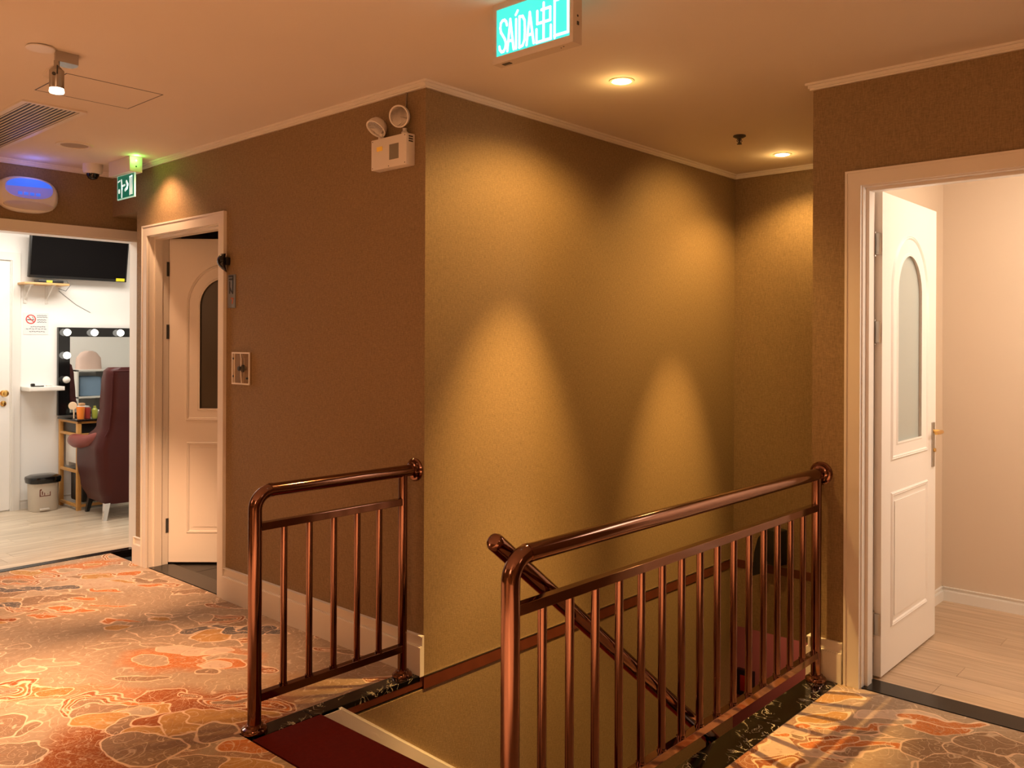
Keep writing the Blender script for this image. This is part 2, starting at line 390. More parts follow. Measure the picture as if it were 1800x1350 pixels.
# dark room behind door_1
b = MB(); b.box((4.6, 4.0, 0), (4.7, 6.1, ZC)); b.box((XC+.13, 3.95, 0), (4.7, 4.0, ZC)); b.box((2.86, 6.10, 0), (4.7, 6.145, ZC))
struct(b, 'wall_dark_room', DARKROOM, smooth=False)
b = MB(); b.box((-1.4, -1.7, ZC), (6.7, 8.5, ZC+.08)); struct(b, 'ceiling', CEIL, 'cream painted ceiling', smooth=False)

# cornice trims under the ceiling
tn = [0]
def trim(mb, mat=PAINT, label=None, **k):
    tn[0] += 1; return struct(mb, 'trim_%d' % tn[0], mat, label, **k)
def cornice(p, q, nx, ny, ext0=0, ext1=0):
    # wall line p->q, normal (nx, ny) into the room: two small steps
    d = Vector((q[0]-p[0], q[1]-p[1])).normalized()
    for (h0, h1, w_) in ((ZC-.031, ZC-.024, .012), (ZC-.024, ZC-.010, .018), (ZC-.010, ZC, .028)):
        e0, e1 = ext0*w_, ext1*w_
        a = (p[0]-d.x*e0, p[1]-d.y*e0); c = (q[0]+d.x*e1, q[1]+d.y*e1)
        lo = (min(a[0], c[0], a[0]+nx*w_, c[0]+nx*w_), min(a[1], c[1], a[1]+ny*w_, c[1]+ny*w_), h0)
        hi = (max(a[0], c[0], a[0]+nx*w_, c[0]+nx*w_), max(a[1], c[1], a[1]+ny*w_, c[1]+ny*w_), h1)
        CB.box(lo, hi)
CB = MB(); cornice((XC, YC), (XC, FY), -1, 0, 1, 0); trim(CB, label='cream cornice along the brown wall with the narrow door')
CB = MB(); cornice((XC, YC), (XF, YC), 0, -1); trim(CB, label='cream cornice along the gold stairwell wall')
CB = MB(); cornice((XF, YC), (XF, YR), -1, 0, -1, 0); trim(CB, label='short cream cornice on the stairwell end wall')
CB = MB(); cornice((XR, YR), (XR, -1.6), -1, 0, 1, 0); trim(CB, label='cream cornice on the right-hand brown wall')
CB = MB(); cornice((-1.3, FY), (XC, FY), 0, -1, 0, -1); trim(CB, label='cream cornice above the makeup room opening')

# skirting boards
def skirting(mb, a, q, h=.135, h2=.175, t=.018, n=(-1, 0)):
    # board from a to q along a wall, n = normal into room
    for z0, z1, tt in ((0, h-.004, t), (h-.004, h, t*.8), (h, h2, t*.45), (h2, h2+.006, t*.8)):
        xs = [a[0], q[0], a[0]+n[0]*tt, q[0]+n[0]*tt]; ys = [a[1], q[1], a[1]+n[1]*tt, q[1]+n[1]*tt]
        mb.box((min(xs), min(ys), z0), (max(xs), max(ys), z1))
b = MB(); skirting(b, (XC, YC-.004), (XC, 4.60), t=.024)
struct(b, 'baseboard_left', PAINT, 'tall cream skirting below the brown wall beside the short railing', smooth=False)
b = MB(); skirting(b, (XC, 5.665), (XC, 5.77)); skirting(b, (XC-.018, 5.77), (2.73, 5.77), n=(0, 1))
struct(b, 'baseboard_pier', PAINT, 'short cream skirting on the pier between the two left doorways', smooth=False)
b = MB(); skirting(b, (XR, 1.462), (XR, YR)); skirting(b, (XR-.018, YR), (XR+.10, YR), n=(0, 1))
struct(b, 'baseboard_right', PAINT, 'short cream skirting between the long railing and the right door frame', smooth=False)
b = MB(); skirting(b, (5.44, -.8), (5.44, 1.516), h=.06, h2=.075, t=.014); skirting(b, (3.99, 1.516), (5.44, 1.516), h=.06, h2=.075, t=.014, n=(0, -1))
struct(b, 'baseboard_room_right', WHITE, 'low white skirting in the cream room', smooth=False)
b = MB(); skirting(b, (2.73, 8.35), (5.0, 8.35), h=.06, h2=.075, t=.012, n=(0, -1))
struct(b, 'baseboard_room_left', WHITE, 'low white skirting in the makeup room', smooth=False)

# dark wood band at floor level round the stairwell
b = MB(); b.box((XC, YC-.004, -.0600), (XF, YC+.03, -.004)); b.box((2.12, YC+.002, -.048), (XC, YC+.03, -.004))
trim(b, WOODTRIM, 'dark red wooden band along the gold stairwell wall at floor level', smooth=False)
b = MB(); b.box((XF-.004, YR, -.060), (XF+.02, YC-.004, -.004)); trim(b, WOODTRIM, 'dark red wooden band across the end wall of the stairwell', smooth=False)
b = MB(); b.box((XC-.001, YC-.005, -.005), (XF, YC, .001)); trim(b, STEEL, 'thin metal edge above the wooden band', smooth=False)

# ------------------------------------------------------------------ marble kerbs and thresholds
def slabs(name, pieces, mat, label, z0=-.16):
    base = MB(); lo = [min(p[0] for p in pieces), min(p[1] for p in pieces)]; hi = [max(p[2] for p in pieces), max(p[3] for p in pieces)]
    base.box((lo[0]+.004, lo[1]+.003, z0), (hi[0]-.004, hi[1]-.003, -.002))
    r = struct(base, name, mat, label, smooth=False)
    for p in pieces:
        q = MB(); q.box((p[0]+.0007, p[1], -.02), (p[2]-.0007, p[3], .004), .0015); build(q, 'marble_slab', mat, r, smooth=False)
    return r
slabs('trim_marble_left', [(1.80, 2.886, 2.02, 2.972), (2.02, 2.886, 2.585, 2.972)], MARB, 'black veined marble kerb under the short railing', -.05)
slabs('trim_marble_right', [(1.74, 1.476, 2.55, 1.604), (2.55, 1.476, 3.20, 1.604), (3.20, 1.476, 3.777, 1.604)], MARB, 'black veined marble kerb under the long railing')
slabs('trim_threshold_right', [(XR, .44, 3.935, 1.385)], STONE, 'black marble threshold of the right doorway', -.05)
slabs('trim_threshold_left', [(1.70, 6.165, 2.775, 6.235)], STONE, 'black marble threshold of the makeup room', -.05)
slabs('trim_threshold_door', [(XC+.002, 4.68, 2.76, 5.58)], STONE, 'black marble threshold of the narrow doorway', -.05)

# ------------------------------------------------------------------ carpet with cloud pattern (colours stored on the mesh)
STEP = .0046
def ell(x, y, a, b_, ang, col, sq=.15, ln=True, rings=0, wob=.12): return dict(x=x, y=y, a=a, b=b_, t=ang, c=col, s=sq, l=ln, r=rings, w=wob)
BEIGE = (.36, .26, .175); BEIGE2 = (.42, .31, .21); DBEI = (.28, .18, .115); ORG = (.52, .17, .05); DORG = (.30, .09, .03); OCH = (.46, .25, .085); GRY = (.145, .125, .115); PALE = (.60, .44, .32)
feat = []
A = -.93   # direction of the gray clouds
# ---- left hall
for (x, y, a, b_) in ((1.80, 5.70, .14, .045), (1.93, 5.60, .12, .04), (2.06, 5.50, .11, .05), (1.62, 5.47, .12, .045), (1.72, 5.39, .09, .035)): feat.append(ell(x, y, a, b_, A, GRY, .03))
for (x, y, a, b_) in ((2.23, 4.22, .08, .045), (2.31, 4.15, .06, .04), (2.33, 4.07, .085, .05), (2.40, 4.03, .07, .045), (2.43, 3.93, .06, .04), (2.47, 3.97, .06, .05), (2.49, 3.86, .06, .045)): feat.append(ell(x, y, a, b_, A, GRY, .05))
for (x, y, a, b_) in ((2.02, 4.02, .12, .05), (2.07, 3.90, .08, .05), (2.12, 3.85, .07, .045)): feat.append(ell(x, y, a, b_, A, PALE, .0))
feat.append(ell(2.06, 3.665, .14, .065, A, ORG, .25)); feat.append(ell(2.03, 3.69, .10, .045, A, PALE, .05))
# concentric scroll and big clouds near the camera
feat += [ell(1.36, 4.00, .10, .08, A, ORG, .3), ell(1.27, 4.10, .13, .11, A, DBEI, .1, rings=3), ell(1.40, 3.92, .07, .05, A, ORG, .3)]
feat += [ell(1.50, 3.62, .17, .12, A, DBEI, .1, rings=3), ell(1.60, 3.52, .12, .055, A, ORG, .25), ell(1.73, 3.50, .13, .07, A, DORG, .3), ell(1.80, 3.42, .06, .035, A, DBEI, .1, rings=1),
         ell(1.50, 3.50, .16, .12, A, DBEI, .1), ell(1.58, 3.43, .12, .07, A, OCH, .1), ell(1.57, 3.44, .085, .05, A, (.42, .33, .24), .05), ell(1.44, 3.47, .10, .09, A, OCH, .1),
         ell(1.50, 3.31, .12, .09, A, DBEI, .1), ell(1.60, 3.24, .14, .09, A, DORG, .1), ell(1.63, 3.22, .12, .075, A, OCH, .1), ell(1.50, 3.22, .08, .06, A, OCH, .1), ell(1.76, 3.16, .13, .08, A, OCH, .1),
         ell(1.58, 3.08, .11, .07, A, DBEI, .1), ell(1.44, 3.12, .16, .13, A, DBEI, .15), ell(1.70, 3.04, .10, .07, A, DBEI, .1), ell(1.12, 3.75, .12, .09, A, DBEI, .1), ell(1.10, 3.45, .14, .10, A, DBEI, .1),
         ell(1.90, 3.25, .13, .075, A, DBEI, .1, rings=2), ell(1.97, 3.10, .10, .06, A, DORG, .1, rings=2), ell(1.62, 2.72, .14, .07, A, OCH, .2), ell(1.50, 2.85, .12, .09, A, DBEI, .1), ell(1.70, 2.87, .10, .05, A, ORG, .2)]
for (x, y, a, b_, c_) in ((1.78, 5.02, .12, .03, ORG), (1.93, 4.98, .10, .022, ORG), (2.10, 4.93, .14, .022, ORG), (1.62, 5.10, .06, .025, DORG), (2.20, 5.25, .10, .025, ORG), (2.35, 5.40, .09, .03, OCH), (2.42, 5.20, .07, .035, ORG), (2.02, 5.20, .07, .035, ORG), (1.86, 5.13, .09, .03, ORG), (2.30, 5.62, .12, .05, OCH), (2.45, 5.55, .08, .04, ORG), (2.0, 4.65, .10, .022, ORG)):
    feat.append(ell(x, y, a, b_, A, c_, .1, wob=.3))
# ---- right of the long railing
B = -.55
feat += [ell(3.42, 1.39, .10, .05, B, OCH, .1), ell(3.20, 1.42, .09, .05, B, PALE, .0), ell(3.30, 1.40, .04, .03, B, ORG, .1), ell(3.10, 1.42, .035, .025, B, ORG, .1), ell(3.02, 1.40, .08, .06, B, PALE, .1), ell(2.93, 1.33, .06, .05, B, OCH, .1, rings=1),
         ell(3.38, 1.24, .15, .05, B-.3, ORG, .1), ell(3.36, 1.23, .10, .025, B-.3, DBEI, .0), ell(3.20, 1.26, .12, .04, B, ORG, .1), ell(3.12, 1.24, .12, .035, B-.1, PALE, .0), ell(3.25, 1.15, .15, .04, B-.2, ORG, .1), ell(3.23, 1.145, .10, .02, B-.2, DBEI, .0),
         ell(3.52, 1.02, .16, .08, A, BEIGE, .1), ell(3.62, 1.16, .18, .05, A, PALE, .1), ell(3.67, 1.03, .16, .045, A-.05, ORG, .35), ell(3.60, 1.02, .14, .04, A, ORG, .35), ell(3.40, .96, .13, .09, A, DBEI, .1), ell(3.30, .88, .12, .09, A, DBEI, .1), ell(3.48, .85, .12, .09, A, DBEI, .1), ell(3.60, .82, .12, .08, A, DBEI, .1)]
rs = np.random.RandomState(5)
rnd = []
for _ in range(260):
    x = rs.uniform(.9, 3.7); y = rs.uniform(.2, 6.1)
    c_ = [BEIGE, BEIGE2, DBEI, BEIGE, OCH, BEIGE2, DBEI][rs.randint(7)]
    a = rs.uniform(.05, .14); rnd.append(ell(x, y, a, a*rs.uniform(.35, .7), A+rs.uniform(-.3, .3), c_, .12, rings=int(rs.rand() < .25)*2))
feat = rnd+feat
def vnoise(X, Y, f, seed):
    r = np.random.RandomState(seed); G = r.rand(64, 64); x = X*f; y = Y*f; xi = np.floor(x).astype(int); yi = np.floor(y).astype(int); fx = x-xi; fy = y-yi
    fx = fx*fx*(3-2*fx); fy = fy*fy*(3-2*fy); g = lambda i, j: G[i % 64, j % 64]
    return (g(xi, yi)*(1-fx)+g(xi+1, yi)*fx)*(1-fy)+(g(xi, yi+1)*(1-fx)+g(xi+1, yi+1)*fx)*fy
def carpet(x0, y0, x1, y1, step, name, parent):
    nx = int(round((x1-x0)/step))+1; ny = int(round((y1-y0)/step))+1
    xs = np.linspace(x0, x1, nx); ys = np.linspace(y0, y1, ny); X, Y = np.meshgrid(xs, ys); X = X.ravel(); Y = Y.ravel()
    N = nx*ny; co = np.zeros((N, 3), np.float32); co[:, 0] = X; co[:, 1] = Y
    i = np.arange(nx-1); j = np.arange(ny-1); I, J = np.meshgrid(i, j); a = (J*nx+I).ravel()
    fc = np.stack([a, a+1, a+nx+1, a+nx], 1).astype(np.int32)
    me = bpy.data.meshes.new(name); me.vertices.add(N); me.vertices.foreach_set('co', co.ravel())
    me.loops.add(fc.size); me.loops.foreach_set('vertex_index', fc.ravel()); me.polygons.add(len(fc)); me.polygons.foreach_set('loop_start', np.arange(0, fc.size, 4, dtype=np.int32))
    me.update(); me.validate()
    wx = X+.085*(vnoise(X, Y, 7, 1)-.5)+.038*(vnoise(X, Y, 19, 2)-.5); wy = Y+.085*(vnoise(X, Y, 7, 3)-.5)+.038*(vnoise(X, Y, 19, 4)-.5)
    col = np.ones((N, 3))*np.array(BEIGE); t = vnoise(X, Y, 2.2, 9)[:, None]; col = col*(1-t*.5)+np.array(BEIGE2)*t*.5
    sq = np.full(N, .10)
    def blob(cx, cy, a_, b_, an, c_, s_, k=1.0):
        dx = wx-cx; dy = wy-cy; u = dx*math.cos(an)+dy*math.sin(an); v = -dx*math.sin(an)+dy*math.cos(an)
        r = np.sqrt((u/a_)**2+(v/b_)**2)+.35*(vnoise(X, Y, 9, 12)-.5)
        m = np.clip((1.15-r)/.5, 0, 1)*k
        col[:] = col*(1-m[:, None])+np.array(c_)*m[:, None]; sq[:] = sq*(1-m)+s_*m
    for q in ((1.98, 3.86, .34, .16, A, ORG, .55), (1.75, 3.30, .45, .22, A, DORG, .35), (1.35, 3.20, .30, .30, A, DORG, .4), (1.30, 4.05, .25, .12, A, ORG, .4), (2.15, 5.95, .5, .14, 0, ORG, .3), (1.50, 3.75, .35, .10, A, ORG, .3, .5),
              (2.20, 3.20, .25, .12, A, OCH, .2, .4), (3.2, 1.25, .5, .22, B, BEIGE2, .1), (3.0, 1.40, .35, .10, 0, DORG, .1, .8), (2.35, 5.5, .5, .25, A, PALE, .1, .6), (1.85, 5.25, .5, .2, A, OCH, .15, .35), (1.7, 2.6, .3, .2, A, DORG, .2, .7), (2.9, .9, .5, .3, A, OCH, .3, .4)): blob(*q)
    dist = np.full(N, 1.0)
    for f in feat:
        if f['x']+.3 < x0 or f['x']-.3 > x1 or f['y']+.3 < y0 or f['y']-.3 > y1: continue
        sel = np.where((np.abs(X-f['x']) < .26) & (np.abs(Y-f['y']) < .26))[0]
        if not len(sel): continue
        dx = wx[sel]-f['x']; dy = wy[sel]-f['y']; ca, sa = math.cos(f['t']), math.sin(f['t']); u = dx*ca+dy*sa; v = -dx*sa+dy*ca
        r = np.sqrt((u/f['a'])**2+(v/f['b'])**2)*(1+f['w']*np.sin(3*np.arctan2(v/f['b'], u/f['a'])+f['x']*40)*.5)+1e-6
        gr = np.sqrt((u/f['a']**2)**2+(v/f['b']**2)**2)/r+1e-6; d = (r-1)/gr
        ins = d < 0
        c = np.array(f['c'])
        si = sel[ins]; col[si] = c*(.92+.16*vnoise(X[si], Y[si], 25, 5)[:, None]); sq[si] = f['s']
        for k in range(f['r']):
            e = np.abs(d+.012*(1+2*k)); ring = sel[ins & (d < -.024*k-.006) & (d > -.024*k-.018)]
            col[ring] = DORG if k % 2 == 0 else ORG
        nd = np.abs(d)
        for k in range(f['r']): nd = np.where(ins, np.minimum(nd, np.abs(d+.024*(k+1))), nd)
        dist[sel] = np.where(ins, nd, np.minimum(dist[sel], nd))
    at = me.attributes.new('pat', 'FLOAT_COLOR', 'POINT'); at.data.foreach_set('color', np.concatenate([col, np.ones((N, 1))], 1).astype(np.float32).ravel())
    at = me.attributes.new('linedist', 'FLOAT', 'POINT'); at.data.foreach_set('value', dist.astype(np.float32))
    at = me.attributes.new('squig', 'FLOAT', 'POINT'); at.data.foreach_set('value', sq.astype(np.float32))
    me.materials.append(CARP)
    o = bpy.data.objects.new(name, me); COL.objects.link(o)
    if parent: o.parent = parent
    return o
b = MB()
for q in ((-1.3, -1.6, 1.74, 6.165), (1.74, 2.972, XC, 6.165), (1.74, -1.6, XR, 1.476)): b.box((q[0], q[1], -.12), (q[2], q[3], -.006))
floor = struct(b, 'floor', MARB, 'hallway floor with a beige and orange cloud-patterned carpet', smooth=False, origin=(0, 0, 0))
def cpart(*a):
    o = carpet(*a, 'carpet', floor); return o
cpart(.85, 2.1, 1.74, 6.165, STEP); cpart(1.74, 2.972, XC, 6.165, STEP); cpart(2.3, .3, XR, 1.476, STEP)
cpart(-1.3, -1.6, .85, 6.165, .05); cpart(.85, -1.6, 1.74, 2.1, .05); cpart(1.74, -1.6, 2.3, 1.476, .05); cpart(2.3, -1.6, XR, .3, .05)

# ------------------------------------------------------------------ wooden floors, plank by plank
def planks(name, x0, y0, x1, y1, mat, along, wd, ln, label):
    base = MB(); base.box((x0, y0, -.05), (x1, y1, -.011)); r = struct(base, name, DKGREY, label, smooth=False, origin=(0, 0, 0))
    meshes = {}
    span, ext = ((y1-y0), (x1-x0)) if along == 'x' else ((x1-x0), (y1-y0))
    rows = int(math.ceil(span/wd))
    rr = random.Random(3)
    for i in range(rows):
        s0 = i*wd; s1 = min(span, s0+wd); off = -rr.uniform(0, ln)
        while off < ext:
            a0 = max(0, off); a1 = min(ext, off+ln)
            if a1-a0 > .02:
                key = (round(a1-a0, 3), round(s1-s0, 3))
                if key not in meshes:
                    q = MB(); g = .0006
                    if along == 'x': q.box((g, g, -.010), (a1-a0-g, s1-s0-g, 0), .0008)
                    else: q.box((g, g, -.010), (s1-s0-g, a1-a0-g, 0), .0008)
                    me = bpy.data.meshes.new('plank'); q.bm.to_mesh(me); q.bm.free(); me.materials.append(mat); meshes[key] = me
                o = bpy.data.objects.new('plank', meshes[key]); COL.objects.link(o); o.parent = r
                o.location = (x0+a0, y0+s0, rr.uniform(-.0004, .0004)) if along == 'x' else (x0+s0, y0+a0, rr.uniform(-.0004, .0004))
            off += ln
planks('floor_room_left', .9, 6.235, 5.0, 8.35, PLANKL, 'x', .155, 1.2, 'pale oak plank floor of the makeup room')
planks('floor_room_right', 3.935, -.8, 5.44, 1.516, PLANKR, 'y', .145, 1.1, 'tan wooden plank floor of the cream room')
b = MB(); b.box((2.76, 4.0, -.05), (4.6, 6.1, -.008)); dk = struct(b, 'floor_dark_room', DKGREY, 'dark tiled floor behind the narrow door', smooth=False, origin=(2.76, 4.0, 0))
for i in range(4):
    for j in range(5):
        q = MB(); x0, y0 = 2.762+i*.46, 4.0+j*.42; q.box((x0+.002, y0+.002, -.008), (min(x0+.458, 4.6), min(y0+.418, 6.1), 0), .001); build(q, 'tile', DARKTILE, dk, smooth=False)

# ------------------------------------------------------------------ stairs
st = thing('staircase', 'red-carpeted stairs going down inside the stairwell', 'staircase', (1.745, 2.24, 0))
b = MB(); b.box((1.745, 1.61, -.03), (2.045, YC-.002, .003)); b.tube([(2.045, 1.61, -.012), (2.045, YC-.002, -.012)], .0155); b.box((1.80, YC-.002, -.03), (1.80, YC-.002, .003))
build(b, 'top_step', RED, st)
RISE, RUN = .178, .2385
for k in range(1, 15):
    b = MB(); x = 2.045+RUN*(k-1); z = -RISE*k
    b.box((x-.03, 1.61, z-.12), (x+RUN, YC-.02, z)); b.tube([(x+RUN, 1.61, z-.014), (x+RUN, YC-.02, z-.014)], .014); b.box((x-.02, 1.61, z), (x, YC-.02, z+RISE-.02))
    build(b, 'step', RED, st)
# sloping skirting on the gold wall
def slope_board(z0, z1, t, y=YC):
    # board between two parallel sloped lines (z offsets at x=2.05)
    g = -.7476; q = MB(); xa0 = 2.05; xb = 5.45
    pts = []
    for (zt, zb) in ((z1, z0),):
        # clip at z = .0
        xt = 2.05+max(0, (zt-.0)/.7476); 
        pts = [(2.05, min(0, zb)), (xb, zb+g*(xb-2.05)), (xb, zt+g*(xb-2.05)), (xt, min(0, zt))]
    q.plate(pts, [], 0, t, lambda u, v, w_: (u, y-w_, v)); return q
b = slope_board(0.0, .062, .016); c = slope_board(.058, .066, .020); d = slope_board(.066, .078, .010); e = slope_board(-.004, .004, .019)
for z in (c, d, e):
    me = bpy.data.meshes.new('tmp'); z.bm.to_mesh(me); z.bm.free(); b.bm.from_mesh(me); bpy.data.meshes.remove(me)
trim(b, PAINT, 'cream skirting sloping down the gold wall beside the red stairs', smooth=False)

# ------------------------------------------------------------------ railings
def flange_floor(x, y, par, r=.05):
    b = MB(); b.lathe([(r, 0), (r, .010), (r*.93, .016), (r*.72, .020), (r*.66, .028), (r*.5, .030)], (x, y, .003)); build(b, 'flange', BRONZE, par)
def bar(a, c, s, par, name):
    b = MB(); b.box((a[0], a[1]-s/2, a[2]-s/2), (c[0], c[1]+s/2, c[2]+s/2), .0015); build(b, name, BRONZE, par, smooth=False)
def railing(name, label, x0, x1, xw, y, zr, xs, zmid, zlow, rp, rend):
    t = thing(name, label, 'railing', (x0, y, 0))
    R = .068; pts = [(x0, y, .005), (x0, y, zr-R)]
    for k in range(1, 13):
        an = PI/2*k/12; pts.append((x0+R-R*math.cos(an), y, zr-R+R*math.sin(an)))
    b = MB(); b.tube(pts, rp, 28); build(b, 'post', BRONZE, t)
    b = MB(); b.tube([(x0+R, y, zr), (xw-.012, y, zr)], rp, 28); build(b, 'handrail', BRONZE, t)
    b = MB(); b.tube([(x0+R-.006, y, zr), (x0+R+.006, y, zr)], rp+.0012, 28); build(b, 'joint_ring', BRONZE, t)
    b = MB(); b.lathe([(.052, 0), (.052, .006), (.046, .012), (.038, .013), (.036, .022), (.028, .026)], (xw, y, zr), (-1, 0, 0)); build(b, 'flange', BRONZE, t)
    b = MB(); b.tube([(x1, y, .005), (x1, y, zr-rp*.5)], rend, 24); build(b, 'post', BRONZE, t)
    flange_floor(x0, y, t); flange_floor(x1, y, t, .045)
    bar((x0, y, zmid), (x1, y, zmid), .030, t, 'upper_rail'); bar((x0, y, zlow), (x1, y, zlow), .032, t, 'lower_rail')
    first = None
    for x in xs:
        if first is None:
            b = MB(); b.tube([(x, y, zlow), (x, y, zmid-.01)], .0135, 16); b.tube([(x, y, zlow+.014), (x, y, zlow+.022)], .017, 16); first = build(b, 'baluster', BRONZE, t); fx = x; fl = first.location.copy()
        else: piece(first, t, fl+Vector((x-fx, 0, 0)))
    return t
railing('railing', 'short bronze railing with five balusters ending at the brown wall', 1.789, 2.530, XC, 2.945, .920, [1.917, 2.036, 2.156, 2.277, 2.396], .785, .130, .0262, .0205)
railing('railing', 'long bronze railing with fifteen balusters along the open stairwell', 1.722, 3.742, XR, 1.560, .918, [1.855+.1247*k for k in range(15)], .772, .120, .0262, .022)
t = thing('stair_handrail', 'bronze handrail sloping down the stairs behind the long railing', 'handrail', (1.71, 1.645, .96))
g = -.788; x0, z0 = 1.743, .945
b = MB(); dn = Vector((1, 0, g)).normalized(); p0 = Vector((x0, 1.64, z0)); rr = .0262
pts = [p0+dn*q for q in (-.012, -.008, 0, .01)]+[p0+dn*2.9]
b.tube(pts, [.012, .021, .0255, rr, rr], 28); build(b, 'pipe', BRONZE, t)
for x in (2.93,):
    b = MB(); z = z0+g*(x-x0); b.tube([(x, 1.64, z-.02), (x, 1.64, z-.07), (x, 1.604, z-.09)], .008, 12); b.lathe([(.03, 0), (.03, .006), (.01, .010)], (x, 1.604, z-.09), (0, 1, 0)); build(b, 'bracket', BLACK, t)

# ------------------------------------------------------------------ doors
def arch(s0, s1, z0, zt, n=22):
    # half ellipse on top of a rectangle
    c = (s0+s1)/2; a = (s1-s0)/2; h = a*1.08; pts = [(s0, z0), (s1, z0)]
    for k in range(n+1):
        an = PI*k/n; pts.append((c+a*math.cos(an), zt-h+h*math.sin(an)))
    return pts
def leaf(parent, P0, dv, nv, W, H0, H1, T, glassmat, handle_side):
    # dv along the leaf from the hinge, nv towards the viewer
    dv = Vector(dv).normalized(); nv = Vector(nv).normalized(); P0 = Vector(P0)
    xf = lambda s, z, t_: P0+dv*s+nv*t_+Vector((0, 0, z))
    b = MB(); b.plate([(0, H0), (W, H0), (W, H1), (0, H1)], [arch(.200, .555, 1.04, 1.925)], -T, 0, xf); lf = build(b, 'door_leaf', DOORP, parent, smooth=False)
    q = MB(); q.plate(arch(.196, .559, 1.036, 1.929), [], -T*.7, -.012, xf); build(q, 'glass_pane', glassmat, lf, smooth=False)
    def mould(name, loop, w1=.022, hgt=.007):
        # raised moulding: closed strip with a ridge, built from offset loops
        c = Vector((sum(p[0] for p in loop)/len(loop), sum(p[1] for p in loop)/len(loop))); n = len(loop)
        def off(d):
            out = []
            for i in range(n):
                p = Vector(loop[i]); a = Vector(loop[i-1]); c2 = Vector(loop[(i+1) % n]); e1 = (p-a).normalized(); e2 = (c2-p).normalized()
                n1 = Vector((-e1.y, e1.x)); n2 = Vector((-e2.y, e2.x)); m_ = (n1+n2); m_ = m_/max(.3, m_.length_squared)*2; out.append(p+m_*d)
            return out
        prof = ((0, 0), (.003, hgt*.4), (.008, hgt), (.012, hgt*.5), (.016, hgt*.9), (w1, 0))
        bm = MB(); rings = []
        for d_, h_ in prof: rings.append([bm.bm.verts.new(xf(p.x, p.y, h_)) for p in off(d_)])
        for a_, b_ in zip(rings, rings[1:]):
            for i in range(n): bm.bm.faces.new((a_[i], a_[(i+1) % n], b_[(i+1) % n], b_[i]))
        build(bm, name, DOORP, lf, angle=50)
    mould('moulding', arch(.115, .65, .963, 2.02)); mould('moulding', [(.12, .205), (.65, .205), (.65, .82), (.12, .82)]); mould('glass_bead', arch(.192, .563, 1.03, 1.934), .010, .004)
    q = MB(); q.plate([(.165, .25), (.605, .25), (.605, .775), (.165, .775)], [], 0, .004, xf); build(q, 'raised_panel', DOORP, lf, smooth=False)
    if handle_side:
        s = handle_side; q = MB(); q.plate([(s-.018, .875), (s+.018, .875), (s+.018, 1.10), (s-.018, 1.10)], [], 0, .007, xf); hp = build(q, 'handle_plate', STEEL, lf)
        q = MB(); a = xf(s, 1.055, 0); q.tube([a, a+nv*.045], .010, 14); q.tube([a+nv*.045-dv*.008, a+nv*.05-dv*.05, a+nv*.048-dv*.11], [.011, .010, .007], 14); build(q, 'lever_handle', GOLD, lf)
        q = MB(); q.tube([xf(s, .96, .006), xf(s, .96, .016)], .010, 14); build(q, 'keyhole', GOLD, lf)
    return lf, xf
def hinge(x, y, z, parent, ax=(1, 0)):
    b = MB(); b.tube([(x, y, z-.05), (x, y, z+.05)], .0065, 12)
    b.box((x-.004, y-.030, z-.048), (x+.001, y-.004, z+.048), .0008); b.box((x-.012, y+.0045, z-.048), (x-.004, y+.006, z+.048)); b.tube([(x, y, z-.056), (x, y, z-.050)], .008, 12); b.tube([(x, y, z+.050), (x, y, z+.056)], .008, 12)
    return build(b, 'hinge', STEEL, parent)
def casing(name, label, x, y0, y1, zt, w_, depth, parent=None, dirn=-1):
    # door frame in a wall at x = const: outer y0 < y1, top zt, face width w_
    b = MB(); r = struct(b_box(x, y0, y1, zt, w_, depth), name, PAINT, label, smooth=False, origin=(x, (y0+y1)/2, 0))
    return r
def b_box(x, y0, y1, zt, w_, depth):
    b = MB(); i0, i1, iz = y0+w_, y1-w_, zt-w_
    # front architrave with mitred corners and raised inner lip
    for (a, c, t) in (((y0, y0+w_), None, .016),):
        b.plate([(y0, 0), (i0, 0), (i0, iz), (i1, iz), (i1, 0), (y1, 0), (y1, zt), (y0, zt)], [], 0, .016, lambda u, v, t_: (x-t_, u, v))
        b.plate([(y0, 0), (y0+.010, 0), (y0+.010, zt-.010), (y1-.010, zt-.010), (y1-.010, 0), (y1, 0), (y1, zt), (y0, zt)], [], .016, .020, lambda u, v, t_: (x-t_, u, v))
    j0, j1, jz = i0-.004, i1+.004, iz+.004
    # jamb lining and stop
    b.plate([(i0-.022, 0), (i0+.006, 0), (i0+.006, iz-.006), (i1-.006, iz-.006), (i1-.006, 0), (i1+.022, 0), (i1+.022, iz+.022), (i0-.022, iz+.022)], [], 0, depth, lambda u, v, t_: (x+t_, u, v))
    b.plate([(i0, 0), (i0+.020, 0), (i0+.020, iz-.020), (i1-.020, iz-.020), (i1-.020, 0), (i1, 0), (i1, iz), (i0, iz)], [], .035, .085, lambda u, v, t_: (x+t_, u, v))
    return b
d2 = casing('door_2', 'white open door with frosted arched pane in the right doorway', XR, .42, 1.452, 2.252, .066, .135)
lf, xf2 = leaf(d2, (3.952, 1.352, 0), (1, 0, 0), (0, -1, 0), .785, .012, 2.178, .034, FROST, .735)
for z in (1.945, 1.551, .246): hinge(3.942, 1.384, z, d2)
b = MB()
for z in (0,): b.box((XR+.001, 1.4525, 0), (XR+.002, 1.4527, .001))
b.bm.free()
d1 = casing('door_1', 'cream half-open door with dark arched pane in the narrow doorway', XC, 4.603, 5.662, 2.258, .068, .135)
lf1, xf1 = leaf(d1, (2.742, 5.592, 0), (.68, -.733, 0), (-.733, -.68, 0), .80, .012, 2.185, .036, DKGLASS, 0)
